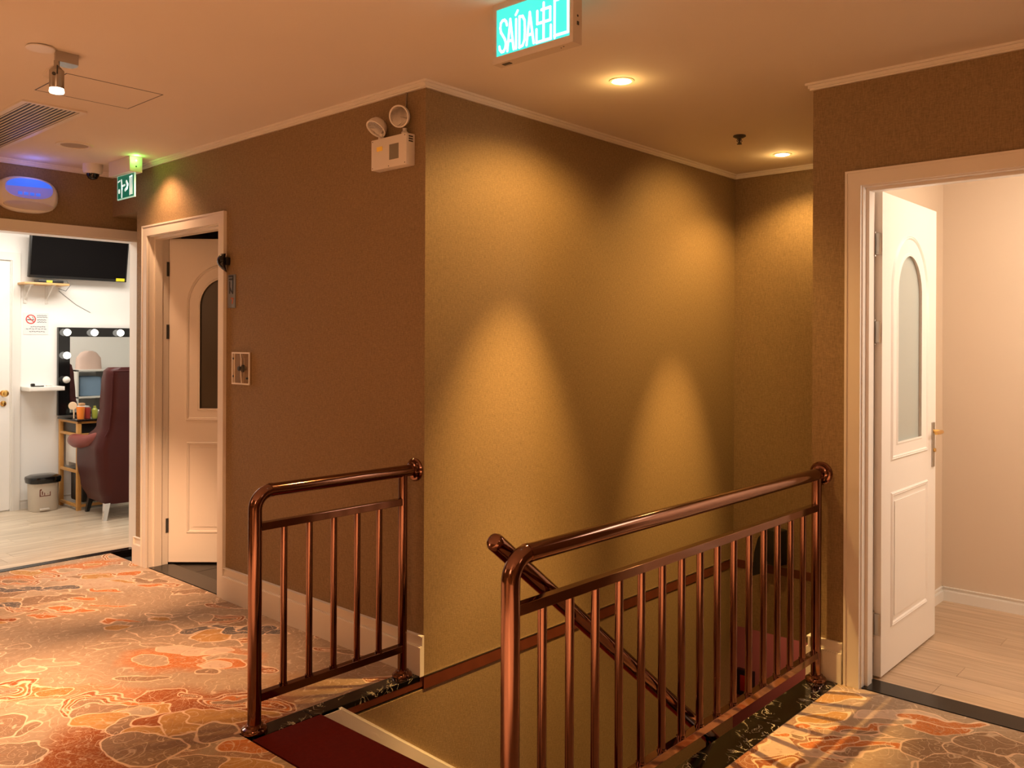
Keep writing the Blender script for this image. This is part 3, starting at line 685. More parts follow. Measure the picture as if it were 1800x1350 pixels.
for z in (1.98, 1.56, .26):
    b = MB(); b.tube([(2.741, 5.602, z-.05), (2.741, 5.602, z+.05)], .007, 10); b.box((2.722, 5.585, z-.048), (2.741, 5.589, z+.048)); build(b, 'hinge', DKGREY, d1)
# makeup room opening casing (wall faces -y)
b = MB(); xa, xb, zt = 1.74, 2.852, 2.281
b.plate([(xa, 0), (xa+.06, 0), (xa+.06, zt-.066), (xb-.06, zt-.066), (xb-.06, 0), (xb, 0), (xb, zt), (xa, zt)], [], 0, .018, lambda u, v, t_: (u, FY-t_, v))
b.plate([(xa+.045, 0), (xa+.072, 0), (xa+.072, zt-.076), (xb-.072, zt-.076), (xb-.072, 0), (xb-.045, 0), (xb-.045, zt-.05), (xa+.045, zt-.05)], [], -.125, .004, lambda u, v, t_: (u, FY-t_, v))
trim(b, PAINT, 'cream door casing round the makeup room opening', smooth=False)
# door in the makeup room's back wall
Y8 = 8.35
b = MB(); b.plate([(1.78, 0), (1.86, 0), (1.86, 2.20), (2.645, 2.20), (2.645, 0), (2.725, 0), (2.725, 2.27), (1.78, 2.27)], [], 0, .02, lambda u, v, t_: (u, Y8-t_, v))
b.plate([(2.655, 0), (2.67, 0), (2.67, 2.215), (1.84, 2.215), (1.84, 2.20), (2.655, 2.20)], [], .02, .03, lambda u, v, t_: (u, Y8-t_, v))
d3 = struct(b, 'door_3', WHITE, 'closed white door on the makeup room wall at the left edge', smooth=False, origin=(2.25, Y8, 0))
b = MB(); b.box((1.86, Y8-.010, .01), (2.645, Y8, 2.198)); dl3 = build(b, 'door_leaf', DOORP, d3, smooth=False)
b = MB(); b.lathe([(.026, 0), (.026, .006), (.012, .010), (.012, .035), (.024, .045), (.029, .06), (.022, .072), (0, .076)], (2.592, Y8-.010, 1.035), (0, -1, 0)); build(b, 'door_knob', GOLD, dl3)
b = MB(); b.lathe([(.024, 0), (.024, .008), (.014, .012), (0, .012)], (2.592, Y8-.010, .945), (0, -1, 0)); build(b, 'lock_cylinder', GOLD, dl3)

# ------------------------------------------------------------------ ceiling fittings
def downlight(label, x, y):
    t = thing('recessed_downlight', label, 'ceiling light', (x, y, ZC-.012), 'stairwell downlights')
    b = MB(); b.lathe([(.041, -.002), (.046, -.005), (.056, -.003), (.057, 0)], (x, y, ZC)); build(b, 'trim_ring', WHITE, t)
    b = MB(); b.lathe([(0, -.012), (.020, -.010), (.041, -.003), (.041, -.001)], (x, y, ZC)); build(b, 'lens', LAMPON, t)
downlight('lit round downlight above the near part of the stairwell', 3.184, 2.226)
downlight('lit round downlight in the far ceiling corner behind the sprinkler', 5.083, 2.345)
t = thing('sprinkler', 'small dark bronze sprinkler head on the stairwell ceiling', 'sprinkler', (4.465, 2.314, ZC-.05))
b = MB(); b.lathe([(.034, 0), (.036, -.006), (.022, -.014), (.010, -.016)], (4.465, 2.314, ZC)); build(b, 'escutcheon', DKGREY, t)
b = MB(); b.lathe([(.008, -.012), (.008, -.03), (.005, -.034), (.005, -.046)], (4.465, 2.314, ZC))
for s in (-1, 1): b.tube([(4.465+s*.009, 2.314-s*.006, ZC-.018), (4.465+s*.013, 2.314-s*.009, ZC-.032), (4.465+s*.004, 2.314, ZC-.046)], .002, 8)
build(b, 'frame', DKGREY, t)
b = MB(); b.lathe([(.014, -.046), (.014, -.049), (.002, -.050)], (4.465, 2.314, ZC)); build(b, 'deflector', DKGREY, t)
# air grille
t = thing('air_grille', 'white ceiling air grille with long dark slots', 'vent', (1.652, 5.20, ZC-.01))
gx0, gx1, gy0, gy1 = 1.500, 1.803, 4.572, 5.835
b = MB(); b.plate([(gx0, gy0), (gx1, gy0), (gx1, gy1), (gx0, gy1)], [[(gx0+.026, gy0+.022), (gx1-.026, gy0+.022), (gx1-.026, gy1-.022), (gx0+.026, gy1-.022)]], 0, .010, lambda u, v, t_: (u, v, ZC-t_)); build(b, 'frame', WHITE, t, smooth=False)
b = MB(); b.box((gx0+.02, gy0+.02, ZC-.0012), (gx1-.02, gy1-.02, ZC-.0002)); build(b, 'slot_shade', BLACK, t, smooth=False)  # black sheet stands in for the shade between the slats
sl = None
for k in range(12):
    x = gx0+.026+(k+.5)*(gx1-gx0-.052)/12
    if sl is None:
        b = MB(); b.box((x-.0034, gy0+.022, ZC-.0095), (x+.0034, gy1-.022, ZC-.0065)); sl = build(b, 'slat', WHITE, t, smooth=False); sx, sloc = x, sl.location.copy()
    else: piece(sl, t, sloc+Vector((x-sx, 0, 0)))
# hatch
b = MB(); q0 = MB(); b.plate([(1.488, 3.990), (1.918, 3.990), (1.918, 4.362), (1.488, 4.362)], [], 0, .0006, lambda u, v, t_: (u, v, ZC-t_))
h = tag(build(b, 'ceiling_hatch', CEIL, smooth=False), 'flush square access panel in the ceiling behind the spotlight', 'hatch')
b = MB(); b.plate([(1.484, 3.986), (1.922, 3.986), (1.922, 4.366), (1.484, 4.366)], [[(1.489, 3.991), (1.917, 3.991), (1.917, 4.3605), (1.489, 4.3605)]], 0, .0010, lambda u, v, t_: (u, v, ZC-t_)); build(b, 'gap_line', DKGREY, h, smooth=False)
# ceiling speaker
t = thing('ceiling_speaker', 'round flush ceiling speaker beside the air grille', 'speaker', (2.062, 5.41, ZC-.01))
b = MB(); b.lathe([(.076, -.004), (.080, -.008), (.100, -.007), (.103, 0)], (2.062, 5.41, ZC)); build(b, 'rim', WHITE, t)
b = MB(); b.lathe([(0, -.0065), (.05, -.006), (.079, -.004), (.079, -.001)], (2.062, 5.41, ZC)); build(b, 'mesh_cover', M('speaker_mesh', (.42, .36, .30), .7, bump=.6, bscale=700), t)
# dome camera
t = thing('dome_camera', 'white dome security camera on the ceiling by the small exit sign', 'camera', (2.375, 5.925, ZC-.10))
b = MB(); b.lathe([(.060, 0), (.062, -.03), (.060, -.052), (.052, -.062), (.040, -.063)], (2.375, 5.925, ZC)); build(b, 'housing', WHITE, t)
b = MB(); b.lathe([(.040, -.060), (.038, -.075), (.028, -.093), (.012, -.101), (0, -.102)], (2.375, 5.925, ZC)); build(b, 'dome', BLACKG, t)
# spotlight
t = thing('spotlight', 'grey ceiling spotlight with lit lamp head and white disc', 'spotlight', (1.34, 3.70, ZC-.19))
b = MB(); b.lathe([(.053, -.006), (.054, -.0035), (.052, -.001)], (1.284, 3.711, ZC-.002), n=40); b.tube([(1.284, 3.711, ZC-.004), (1.284, 3.711, ZC)], .02); build(b, 'cover_disc', WHITE, t)
b = MB(); lp = [(1.335+.0, 3.70), (1.425, 3.70), (1.433, 3.735), (1.425, 3.765), (1.395, 3.775), (1.35, 3.755)]
b.plate(lp, [], 0, .042, lambda u, v, t_: (u, v, ZC-t_)); build(b, 'canopy', STEEL, t, smooth=False)
b = MB(); cx, cy = 1.345, 3.712
b.lathe([(.011, -.040), (.011, -.062), (.020, -.072), (.0275, -.080), (.0275, -.150), (.0265, -.152), (.022, -.150)], (cx, cy, ZC), n=32); build(b, 'lamp_head', STEEL, t)
b = MB(); b.lathe([(.0265, -.152), (.028, -.166), (.026, -.170), (0, -.172)], (cx, cy, ZC), n=32); build(b, 'lamp_glass', SPOTON, t)
b = MB(); b.tube([(cx-.008, cy+.008, ZC-.058), (cx-.030, cy+.022, ZC-.078), (cx-.040, cy+.030, ZC-.105), (cx-.028, cy+.020, ZC-.115), (cx-.018, cy+.014, ZC-.112)], .0028, 8); build(b, 'cable', WHITE, t)
b = MB(); b.tube([(cx-.018, cy-.022, ZC-.10), (cx-.021, cy-.026, ZC-.10)], .007, 12); b.tube([(cx-.008, cy-.029, ZC-.065), (cx-.009, cy-.030, ZC-.10)], .003, 8); build(b, 'yoke', DKGREY, t)

# big exit sign SAIDA
t = thing('exit_sign', 'large lit turquoise exit sign hanging from the ceiling', 'sign', (2.196, 1.89, 2.462))
X0, X1, Ya, Yb, Za, Zb = 2.176, 2.222, 1.711, 2.066, 2.465, ZC
PANEL = M('sign_panel', (.05, .8, .75), .4, emis=(.045, .80, .72), es=1.0); GLYPH = M('sign_letter', (1, 1, 1), .4, emis=(.85, 1, .97), es=1.15)
sf = lambda u, v, t_: (X0-t_, Yb-u*(Yb-Ya), Za+v*(Zb-Za))
b = MB(); b.plate([(0, 0), (1, 0), (1, 1), (0, 1)], [[(.045, .115), (.96, .115), (.96, .90), (.045, .90)]], -(X1-X0), 0, sf); build(b, 'housing', M('sign_housing', (.60, .54, .47), .45), t, smooth=False)
b = MB(); b.plate([(.04, .11), (.965, .11), (.965, .905), (.04, .905)], [], -.04, -.004, sf); pn = build(b, 'panel', PANEL, t, smooth=False)
pf = lambda u, v, t_: sf(.045+u*.915, .115+v*.785, t_-.004)
ST = {  # strokes in panel coordinates
 'letter_s': [[(.148, .62), (.137, .70), (.115, .745), (.085, .745), (.060, .70), (.052, .60), (.064, .50), (.118, .34), (.133, .25), (.125, .15), (.100, .085), (.072, .085), (.048, .14), (.040, .21)]],
 'letter_a': [[(.155, .07), (.196, .72)], [(.196, .72), (.245, .07)], [(.170, .27), (.231, .27)]],
 'letter_i': [[(.278, .07), (.278, .68)], [(.272, .775), (.300, .85)]],
 'letter_d': [[(.325, .07), (.325, .71)], [(.325, .71), (.370, .70), (.397, .60), (.402, .40), (.397, .20), (.370, .09), (.325, .07)]],
 'letter_a2': [[(.425, .07), (.468, .73)], [(.468, .73), (.522, .07)], [(.440, .27), (.507, .27)]],
 'glyph_out': [[(.655, .06), (.655, .83)], [(.570, .70), (.570, .44), (.742, .44), (.742, .70)], [(.560, .33), (.560, .06), (.750, .06), (.750, .33)], [(.625, .70), (.742, .70)]],
 'glyph_mouth': [[(.800, .05), (.800, .80), (.850, .80)], [(.800, .09), (.972, .09), (.972, .83)]]}
AS = .355*.915/(.2*.785)
for k, ss in ST.items():
    b = MB(); wf = .026
    hf = lambda u, v, t_: pf(u/AS, v, t_)
    for s_ in ss: b.ribbon([(p[0]*AS, p[1]) for p in s_], .055, .0, .0015, hf)
    build(b, 'letter', GLYPH, pn, smooth=False)
b = MB(); b.tube([(2.200, Ya-.001, 2.555), (2.200, Ya+.003, 2.555)], .004, 10); b.box((2.196, Ya-.002, 2.525), (2.205, Ya, 2.537)); build(b, 'test_button', DKGREY, t)
b = MB(); b.box((2.190, 2.00, Za-.002), (2.206, 2.035, Za+.001)); b.box((2.190, 1.76, Za-.001), (2.194, 1.764, Za+.001)); b.box((2.196, 1.775, Za-.001), (2.199, 1.778, Za+.001)); build(b, 'socket', DKGREY, t)

# small running-man exit sign
t = thing('exit_sign', 'small green exit sign on a white box at the hall corner', 'sign', (2.457, 5.62, 2.42))
b = MB(); b.box((2.416, 5.462, 2.575), (2.498, 5.775, ZC), .003); build(b, 'housing', WHITE, t)
b = MB(); b.box((2.453, 5.473, 2.420), (2.461, 5.730, 2.576), .001); pe = build(b, 'acrylic_edge', M('acrylic_edge', (.6, .9, .75), .2, emis=(.35, .8, .6), es=.5), t)
EG = M('exit_green', (.0, .17, .09), .3, emis=(.0, .14, .075), es=.6); EW = M('exit_white', (.8, .9, .85), .3, emis=(.75, 1, .9), es=.7)
gf = lambda u, v, t_: (2.453-t_, 5.730-u*.257, 2.420+v*.156)
b = MB(); b.plate([(.04, .05), (.96, .05), (.96, .98), (.04, .98)], [], 0, .001, gf); build(b, 'green_face', EG, pe, smooth=False)
sg = lambda u, v, t_: gf(u/1.6, v, t_)
b = MB()
for s_, w_ in (([(.26, .80), (.29, .45), (.28, .10)], .10), ([(.13, .38), (.13, .34)], .16), ([(.29, .55), (.46, .57)], .08), ([(.55, .70), (.62, .56), (.58, .42), (.48, .36)], .13), ([(.07, .76), (.17, .80)], .06), ([(.74, .12), (.74, .86), (.86, .88), (.86, .14)], .06), ([(.79, .14), (.79, .84)], .04)):
    b.ribbon([(p[0]*1.6, p[1]) for p in s_], w_, .001, .002, sg)
build(b, 'running_figure', EW, pe, smooth=False)
b = MB(); b.lathe([(.006, 0), (.005, .004), (0, .006)], (2.457, 5.462, 2.648), (0, -1, 0), 12); build(b, 'green_light', M('green_led', (.1, 1, .1), .3, emis=(.15, 1, .1), es=12), t)
b = MB(); b.lathe([(.005, 0), (.005, .002)], (2.457, 5.462, 2.610), (0, -1, 0), 12); build(b, 'test_button', DKGREY, t)

# insect trap lamp
t = thing('insect_trap', 'oval white insect trap lamp glowing blue above the makeup room opening', 'insect trap', (2.035, FY, 2.33))
def oval(cx, cz, a, c_, n=36, p=2.6):
    return [(cx+a*math.copysign(abs(math.cos(2*PI*k/n))**(2/p), math.cos(2*PI*k/n)), cz+c_*math.copysign(abs(math.sin(2*PI*k/n))**(2/p), math.sin(2*PI*k/n))) for k in range(n)]
b = MB(); b.loft([[(u, FY-y_, v) for u, v in oval(2.035, 2.445, .185*s_, .116*s_)] for y_, s_ in ((0, .94), (.02, 1), (.055, 1), (.075, .93), (.082, .84))]); build(b, 'body', WHITE, t, angle=50)
BLU = M('blue_glow_panel', (.05, .15, .8), .4, emis=(.045, .16, .85), es=.8); BLU2 = M('violet_reflector', (.25, .22, .6), .4, emis=(.12, .12, .45), es=.7)
b = MB(); b.loft([[(u, FY-y_, v) for u, v in oval(2.035, 2.482, .142*s_, .064*s_, p=2.4)] for y_, s_ in ((.070, 1.02), (.087, 1), (.089, .96))]); win = build(b, 'light_window', BLU2, t, angle=50)
b = MB(); b.plate([p for p in oval(2.035, 2.484, .138, .060, p=2.4) if p[1] > 2.487]+[(1.90, 2.487)], [], .089, .0925, lambda u, v, t_: (u, FY-t_, v)); build(b, 'upper_glow', BLU, win, smooth=False)
b = MB()
for k in range(4): b.box((1.965+k*.036, FY-.094, 2.437), (1.990+k*.036, FY-.088, 2.456), .002)
build(b, 'grille_slot', BLU, win)
b = MB(); b.loft([[(u, FY-y_, v) for u, v in oval(2.035, 2.372, .15*s_, .027*s_, p=2.2)] for y_, s_ in ((.07, 1.0), (.0835, 1), (.085, .97))]); build(b, 'tray', M('trap_tray', (.60, .54, .46), .4), t, angle=50)

# emergency light unit
t = thing('emergency_light', 'twin-head emergency light box high on the brown wall by the corner', 'emergency light', (XC, 3.08, 2.30))
b = MB(); b.box((2.552, 2.956, 2.300), (XC, 3.207, 2.443), .003); bx = build(b, 'battery_box', WHITE, t)
b = MB(); b.box((2.5505, 3.01, 2.335), (2.553, 3.075, 2.405), .0008); build(b, 'label_panel', M('dull_olive_label', (.24, .22, .17), .5), bx)
b = MB(); b.box((2.5505, 3.125, 2.385), (2.553, 3.165, 2.405)); build(b, 'indicator', M('amber_indicator', (.4, .18, .02), .4, emis=(1, .4, .03), es=.35), bx)
b = MB()
for k in range(3): b.box((2.565, 2.955, 2.405+k*.011), (2.590, 2.957, 2.411+k*.011))
for (y, z) in ((2.967, 2.434), (3.197, 2.434), (3.197, 2.310), (2.967, 2.310), (3.08, 2.308)): b.tube([(2.551, y, z), (2.553, y, z)], .0025, 8)
build(b, 'screws_and_slots', DKGREY, bx)
def head(c, aim, neck):
    a = Vector(aim).normalized(); c = Vector(c)
    b = MB(); b.lathe([(0, -.045), (.022, -.042), (.038, -.030), (.047, -.012), (.050, .004), (.050, .010), (.044, .010), (.043, .004)], c, a, 32); hd = build(b, 'lamp_head', WHITE, t)
    b = MB(); b.lathe([(.0435, .004), (.030, -.010), (.014, -.020), (0, -.022)], c, a, 32); bm_ = b.bm; build(b, 'reflector', M('reflector_metal', (.62, .56, .50), .18, .85), hd)
    b = MB(); b.lathe([(.004, -.02), (.005, 0), (0, .004)], c, a, 12); build(b, 'bulb', WHITE, hd)
    b = MB(); b.lathe([(.016, 0), (.016, .012), (.010, .016), (.010, .03)], neck, (0, 0, 1), 16); build(b, 'swivel', WHITE, t)
head((2.545, 2.995, 2.520), (-.82, -.30, -.22), (2.58, 3.0, 2.443)); head((2.550, 3.165, 2.497), (-.66, .0, -.80), (2.58, 3.165, 2.443))
b = MB(); b.tube([(2.596, 3.01, 2.56), (2.598, 3.01, ZC-.03)], .004, 10); b.tube([(2.59, 3.035, 2.443), (2.598, 3.03, 2.50), (2.597, 3.012, 2.56)], .003, 8); build(b, 'cable', M('cable_tan', (.22, .17, .12), .5), t)

# wall fittings beside the narrow door
t = thing('switch_plate', 'chrome switch plate under a clear cover beside the narrow door', 'switch', (XC, 4.424, 1.252))
wf_ = lambda u, v, t_: (XC-t_, 4.519-u*.19, 1.252+v*.184)
b = MB(); b.plate([(0, 0), (1, 0), (1, 1), (0, 1)], [], 0, .008, wf_); build(b, 'plate', M('polished_plate', (.62, .52, .42), .16, .9), t, smooth=False)
b = MB(); b.plate([(0, 0), (1, 0), (1, 1), (0, 1)], [[(.05, .045), (.95, .045), (.95, .955), (.05, .955)]], .008, .014, wf_); b.box((XC-.012, 4.492, 1.256), (XC-.008, 4.496, 1.432)); build(b, 'cover_rim', WHITE, t, smooth=False)
b = MB(); c_ = wf_(.55, .5, .010); b.lathe([(.022, 0), (.022, .006), (.012, .010), (.012, .022), (0, .024)], c_, (-1, 0, 0), 20); build(b, 'knob', DKGREY, t)
b = MB(); b.tube([wf_(.48, .96, .012), wf_(.56, .8, .016), wf_(.57, .6, .018), wf_(.55, .3, .016), wf_(.55, .05, .012)], .0032, 8); build(b, 'wire', WHITE, t)
b = MB()
for (u, v) in ((.08, .80), (.08, .25), (.83, .2)): b.lathe([(.006, 0), (.006, .004), (0, .006)], wf_(u, v, .010), (-1, 0, 0), 12)
build(b, 'screw', DKGREY, t)
t = thing('notice_plate', 'narrow grey notice plate with black print beside the door', 'sign', (XC, 4.53, 1.691))
nf = lambda u, v, t_: (XC-t_, 4.580-u*.083, 1.691+v*.192)
b = MB(); b.plate([(0, 0), (1, 0), (1, 1), (0, 1)], [], 0, .006, nf); np_ = build(b, 'plate', GREY, t, smooth=False)
b = MB(); nf2 = lambda u, v, t_: nf(u*2.3, v, t_)
for s_ in ([(.08, .95), (.30, .95)], [(.10, .86), (.30, .86)], [(.12, .78), (.12, .45)], [(.30, .93), (.30, .45)], [(.12, .62), (.22, .50), (.30, .44)]): b.ribbon(s_, .055, .006, .007, nf2)
build(b, 'black_print', BLACK, np_, smooth=False)
b = MB(); b.ribbon([(.22, .28), (.32, .28), (.27, .14)], .05, .006, .007, nf2); build(b, 'orange_mark', M('orange_print', (.5, .12, .03), .5), np_, smooth=False)
t = thing('coat_hook', 'glossy black shell-shaped hook on the door frame edge', 'hook', (XC, 4.60, 1.90))
b = MB(); rg = []
for k in range(9):
    s_ = k/8; z = 2.005-.105*s_; r_ = .032*math.sin(PI*min(1, .18+.80*s_))**.8
    rg.append([(XC-.020-.050*(1-(2*s_-.8)**2)*.5+.6*r_*math.cos(2*PI*q/14), 4.588+r_*math.sin(2*PI*q/14), z) for q in range(14)])
b.loft(rg); build(b, 'shell', BLACKG, t, angle=60)
b = MB(); b.box((XC-.03, 4.558, 1.94), (XC, 4.582, 1.985), .006); build(b, 'mount', BLACK, t)
# wall loudspeaker in the stairwell
t = thing('wall_speaker', 'black loudspeaker on the end wall of the stairwell behind the railing', 'speaker', (5.42, 2.56, -.05))
b = MB(); m_ = Matrix.Translation((5.40, 2.535, .155)) @ Matrix.Rotation(math.radians(-22), 4, 'Z')
b.box((-.06, -.075, -.115), (.06, .075, .115), .012, m_); build(b, 'cabinet', BLACK, t)
b = MB(); b.plate([(2.61, .235), (2.635, .20), (2.66, .10), (2.672, -.06), (2.60, -.03), (2.595, .23)], [], 0, .012, lambda u, v, t_: (5.375-t_+(2.65-u)*.2, u, v)); build(b, 'curved_flap', BLACK, t, smooth=False)
b = MB(); b.tube([(5.45, 2.55, .13), (5.50, 2.55, .13)], .012, 10); build(b, 'bracket', BLACK, t)
t = thing('wall_box', 'small black box with a red front on the lower rose wall', 'box', (6.60, 3.34, -1.42))
b = MB(); b.box((6.57, 3.27, -1.42), (6.62, 3.42, -1.21), .004); build(b, 'case', BLACK, t)
b = MB(); b.box((6.566, 3.30, -1.38), (6.571, 3.38, -1.25), .002); build(b, 'red_front', M('red_front', (.35, .03, .01), .4), t)

# ------------------------------------------------------------------ makeup room things
# television
t = thing('television', 'black wall television tilted down in the makeup room', 'television', (3.19, 8.30, 2.06))
tv = Matrix.Translation((3.19, 8.235, 2.25)) @ Matrix.Rotation(math.radians(9), 4, 'X')
def tvbox(a, c, bev, name, mat, par):
    b = MB(); b.box(a, c, bev, tv); return build(b, name, mat, par)
bd = tvbox((-.43, -.02, -.195), (.43, .02, .195), .004, 'casing', BLACK, t)
SCR = M('tv_screen', (.006, .005, .005), .6, spec=.05)
tvbox((-.418, -.0215, -.170), (.418, -.0195, .186), 0, 'screen', SCR, bd); tvbox((.33, -.0225, -.188), (.41, -.0205, -.160), 0, 'yellow_sticker', M('yellow_sticker', (.85, .75, .02), .5), bd)
b = MB(); b.box((3.10, 8.25, 2.15), (3.28, 8.35, 2.35), .004); build(b, 'wall_mount', BLACK, t)
# small shelf with receiver
t = thing('bracket_shelf', 'small pine shelf on two white brackets below the television', 'shelf', (2.90, 8.25, 1.85))
b = MB(); b.box((2.70, 8.15, 1.990), (3.07, 8.35, 2.008), .002); build(b, 'board', M('pine', (.62, .36, .15), .5, mott=.2, mscale=20), t)
for x in (2.765, 2.945):
    b = MB(); b.box((x-.012, 8.34, 1.83), (x+.012, 8.348, 1.99)); b.box((x-.012, 8.17, 1.978), (x+.012, 8.34, 1.99)); b.tube([(x, 8.345, 1.86), (x, 8.26, 1.93), (x, 8.20, 1.98)], .006, 8); build(b, 'bracket', WHITE, t)
t = thing('tv_receiver', 'flat black receiver box with a yellow label on the small shelf', 'receiver', (2.93, 8.25, 2.008))
b = MB(); b.box((2.82, 8.18, 2.008), (3.03, 8.30, 2.035), .004); build(b, 'case', BLACK, t); b = MB(); b.box((2.885, 8.178, 2.012), (2.935, 8.181, 2.032)); build(b, 'label', M('yellow_label', (.55, .55, .05), .5), t)
b = MB(); b.tube([(3.03, 8.24, 2.02), (3.09, 8.27, 2.04), (3.13, 8.30, 2.00), (3.10, 8.32, 1.95), (3.04, 8.33, 1.97)], .003, 8); b.tube([(3.05, 8.345, 1.95), (3.2, 8.347, 1.83), (3.33, 8.347, 1.76)], .002, 6); build(b, 'cable', GREY, t)
# no smoking notice
t = thing('no_smoking_sign', 'white no smoking notice on the makeup room wall', 'sign', (2.855, Y8, 1.545))
sf2 = lambda u, v, t_: (2.752+u*.21, Y8-t_, 1.550+v*.195)
b = MB(); b.plate([(0, 0), (1, 0), (1, 1), (0, 1)], [], 0, .003, sf2); nb = build(b, 'board', M('notice_white', (.72, .72, .72), .4), t, smooth=False)
b = MB(); b.plate([(.30+.2*math.cos(a*PI/14), .70+.215*math.sin(a*PI/14)) for a in range(28)], [[(.30+.16*math.cos(a*PI/14), .70+.172*math.sin(a*PI/14)) for a in range(28)]], .003, .004, sf2); b.ribbon([(.18, .83), (.42, .57)], .035, .003, .004, sf2); build(b, 'red_ring', M('sign_red', (.65, .03, .02), .5), nb, smooth=False)
b = MB(); b.ribbon([(.17, .68), (.42, .68)], .04, .003, .0038, sf2); b.ribbon([(.40, .74), (.36, .82)], .02, .003, .0038, sf2)
for (v, a, c) in ((.88, .55, .95), (.80, .55, .97), (.68, .56, .92), (.58, .56, .93), (.36, .30, .90), (.26, .12, .95), (.14, .25, .88)): 
    n_ = 7
    for k in range(n_):
        u0 = a+(c-a)*k/n_; b.ribbon([(u0, v), (u0+(c-a)/n_*.6, v+(.012 if k % 2 else -.01))], .022, .003, .0038, sf2)
build(b, 'black_print', DKGREY, nb, smooth=False)
# mirror with bulbs
t = thing('vanity_mirror', 'hollywood mirror in a black frame with round bulbs', 'mirror', (3.47, 8.33, .81))
mx0, mx1, mz0, mz1 = 3.035, 3.90, .815, 1.618
b = MB(); b.plate([(mx0, mz0), (mx1, mz0), (mx1, mz1), (mx0, mz1)], [[(mx0+.10, mz0+.02), (mx1-.10, mz0+.02), (mx1-.10, mz1-.085), (mx0+.10, mz1-.085)]], .004, .04, lambda u, v, t_: (u, Y8-t_, v)); fr = build(b, 'frame', BLACKG, t, smooth=False)
b = MB(); b.box((mx0+.095, Y8-.02, mz0+.015), (mx1-.095, Y8-.015, mz1-.08)); build(b, 'mirror_glass', M('mirror', (.86, .89, .88), .02, 1), t, smooth=False)
BULB = M('bulb_glow', (1, 1, 1), .4, emis=(1, .93, .80), es=6)
bulbp = [(3.094, 1.572), (3.335, 1.572), (3.575, 1.572), (3.815, 1.572), (3.092, 1.362), (3.845, 1.362), (3.845, 1.15)]
fb = None
for (x, z) in bulbp+[(3.088, 1.14)]:
    if fb is None or (x, z) == (3.088, 1.14):
        off = (x, z) == (3.088, 1.14)
        b = MB(); b.lathe([(.014, 0), (.016, .012), (.026, .026), (.032, .044), (.028, .062), (.014, .074), (0, .077)], (x, Y8-.04, z), (0, -1, 0), 24); q = build(b, 'bulb', WHITE if off else BULB, t)
        if off: q['label'] = 'unlit bulb'
        else: fb = q; f0 = q.location.copy(); fx, fz = x, z
    else: piece(fb, t, f0+Vector((x-fx, 0, z-fz)))
# lower wall shelf
t = thing('floating_shelf', 'white floating shelf left of the lit mirror', 'shelf', (2.88, 8.25, 1.05))
b = MB(); b.box((2.732, 8.13, 1.052), (3.025, 8.35, 1.088), .003); build(b, 'board', WHITE, t)
b = MB(); b.box((2.734, 8.129, 1.060), (3.023, 8.131, 1.070)); build(b, 'edge_strip', PAINT, t)
b = MB(); b.tube([(2.79, 8.2, 1.094), (2.83, 8.17, 1.094), (2.87, 8.19, 1.094)], .005, 8); b.box((2.775, 8.20, 1.088), (2.805, 8.24, 1.118), .008); tag(build(b, 'hair_clip', BLACK), 'small dark clip lying on the white floating shelf', 'hair clip')
b = MB(); b.lathe([(.022, 0), (.024, .012), (.018, .016), (0, .017)], (2.92, 8.22, 1.088)); tag(build(b, 'powder_jar', WHITE), 'small white jar on the floating shelf', 'jar')
# dressing table
WOODO = M('honey_wood', (.60, .30, .08), .4, mott=.15, mscale=15)
t = thing('dressing_table', 'honey wood dressing table with black top and drawer openings', 'table', (3.5, 8.13, 0))
tx0, tx1, ty0, ty1 = 3.045, 3.95, 7.90, 8.33
b = MB(); b.box((tx0-.01, ty0-.01, .785), (tx1+.01, ty1, .800), .003); build(b, 'table_top', BLACKG, t)
def fr4(y0, y1, x0, x1, z0, z1, s): # picture-frame of wood in plane x or y
    pass
b = MB()
for (x, y) in ((tx0, ty0), (tx0, ty1-.035), (tx1-.035, ty0), (tx1-.035, ty1-.035)): 
    q = MB(); q.box((x, y, 0), (x+.035, y+.035, .785), .002); build(q, 'leg', WOODO, t)
b.bm.free()
for z in (.765, .655):
    q = MB(); q.box((tx0+.002, ty0, z), (tx1, ty0+.025, z+.022)); q.box((tx0+.002, ty0, z), (tx0+.025, ty1, z+.022)); build(q, 'apron_rail', WOODO, t, smooth=False)
for z in (.33, .03):
    q = MB(); q.box((tx0+.002, ty0, z), (tx0+.025, ty1, z+.022)); q.box((tx0+.002, ty0+.002, z), (tx0+.40, ty0+.025, z+.022)); build(q, 'side_rail', WOODO, t, smooth=False)
q = MB(); q.box((tx0+.03, ty0+.02, .677), (tx1-.03, ty1-.03, .765), .002); build(q, 'drawer', BLACK, t, smooth=False)
b = MB(); b.box((3.10, 7.94, .06), (3.40, 8.20, .34), .02); tag(build(b, 'storage_box', BLACK), 'black storage box under the dressing table', 'box')
b = MB(); b.box((3.09, 8.05, .40), (3.10, 8.28, .64), .002); b.box((3.10, 8.24, .36), (3.6, 8.30, .64), .004); tag(build(b, 'paper_bag', WHITE), 'white paper bag hanging behind the dressing table legs', 'bag')
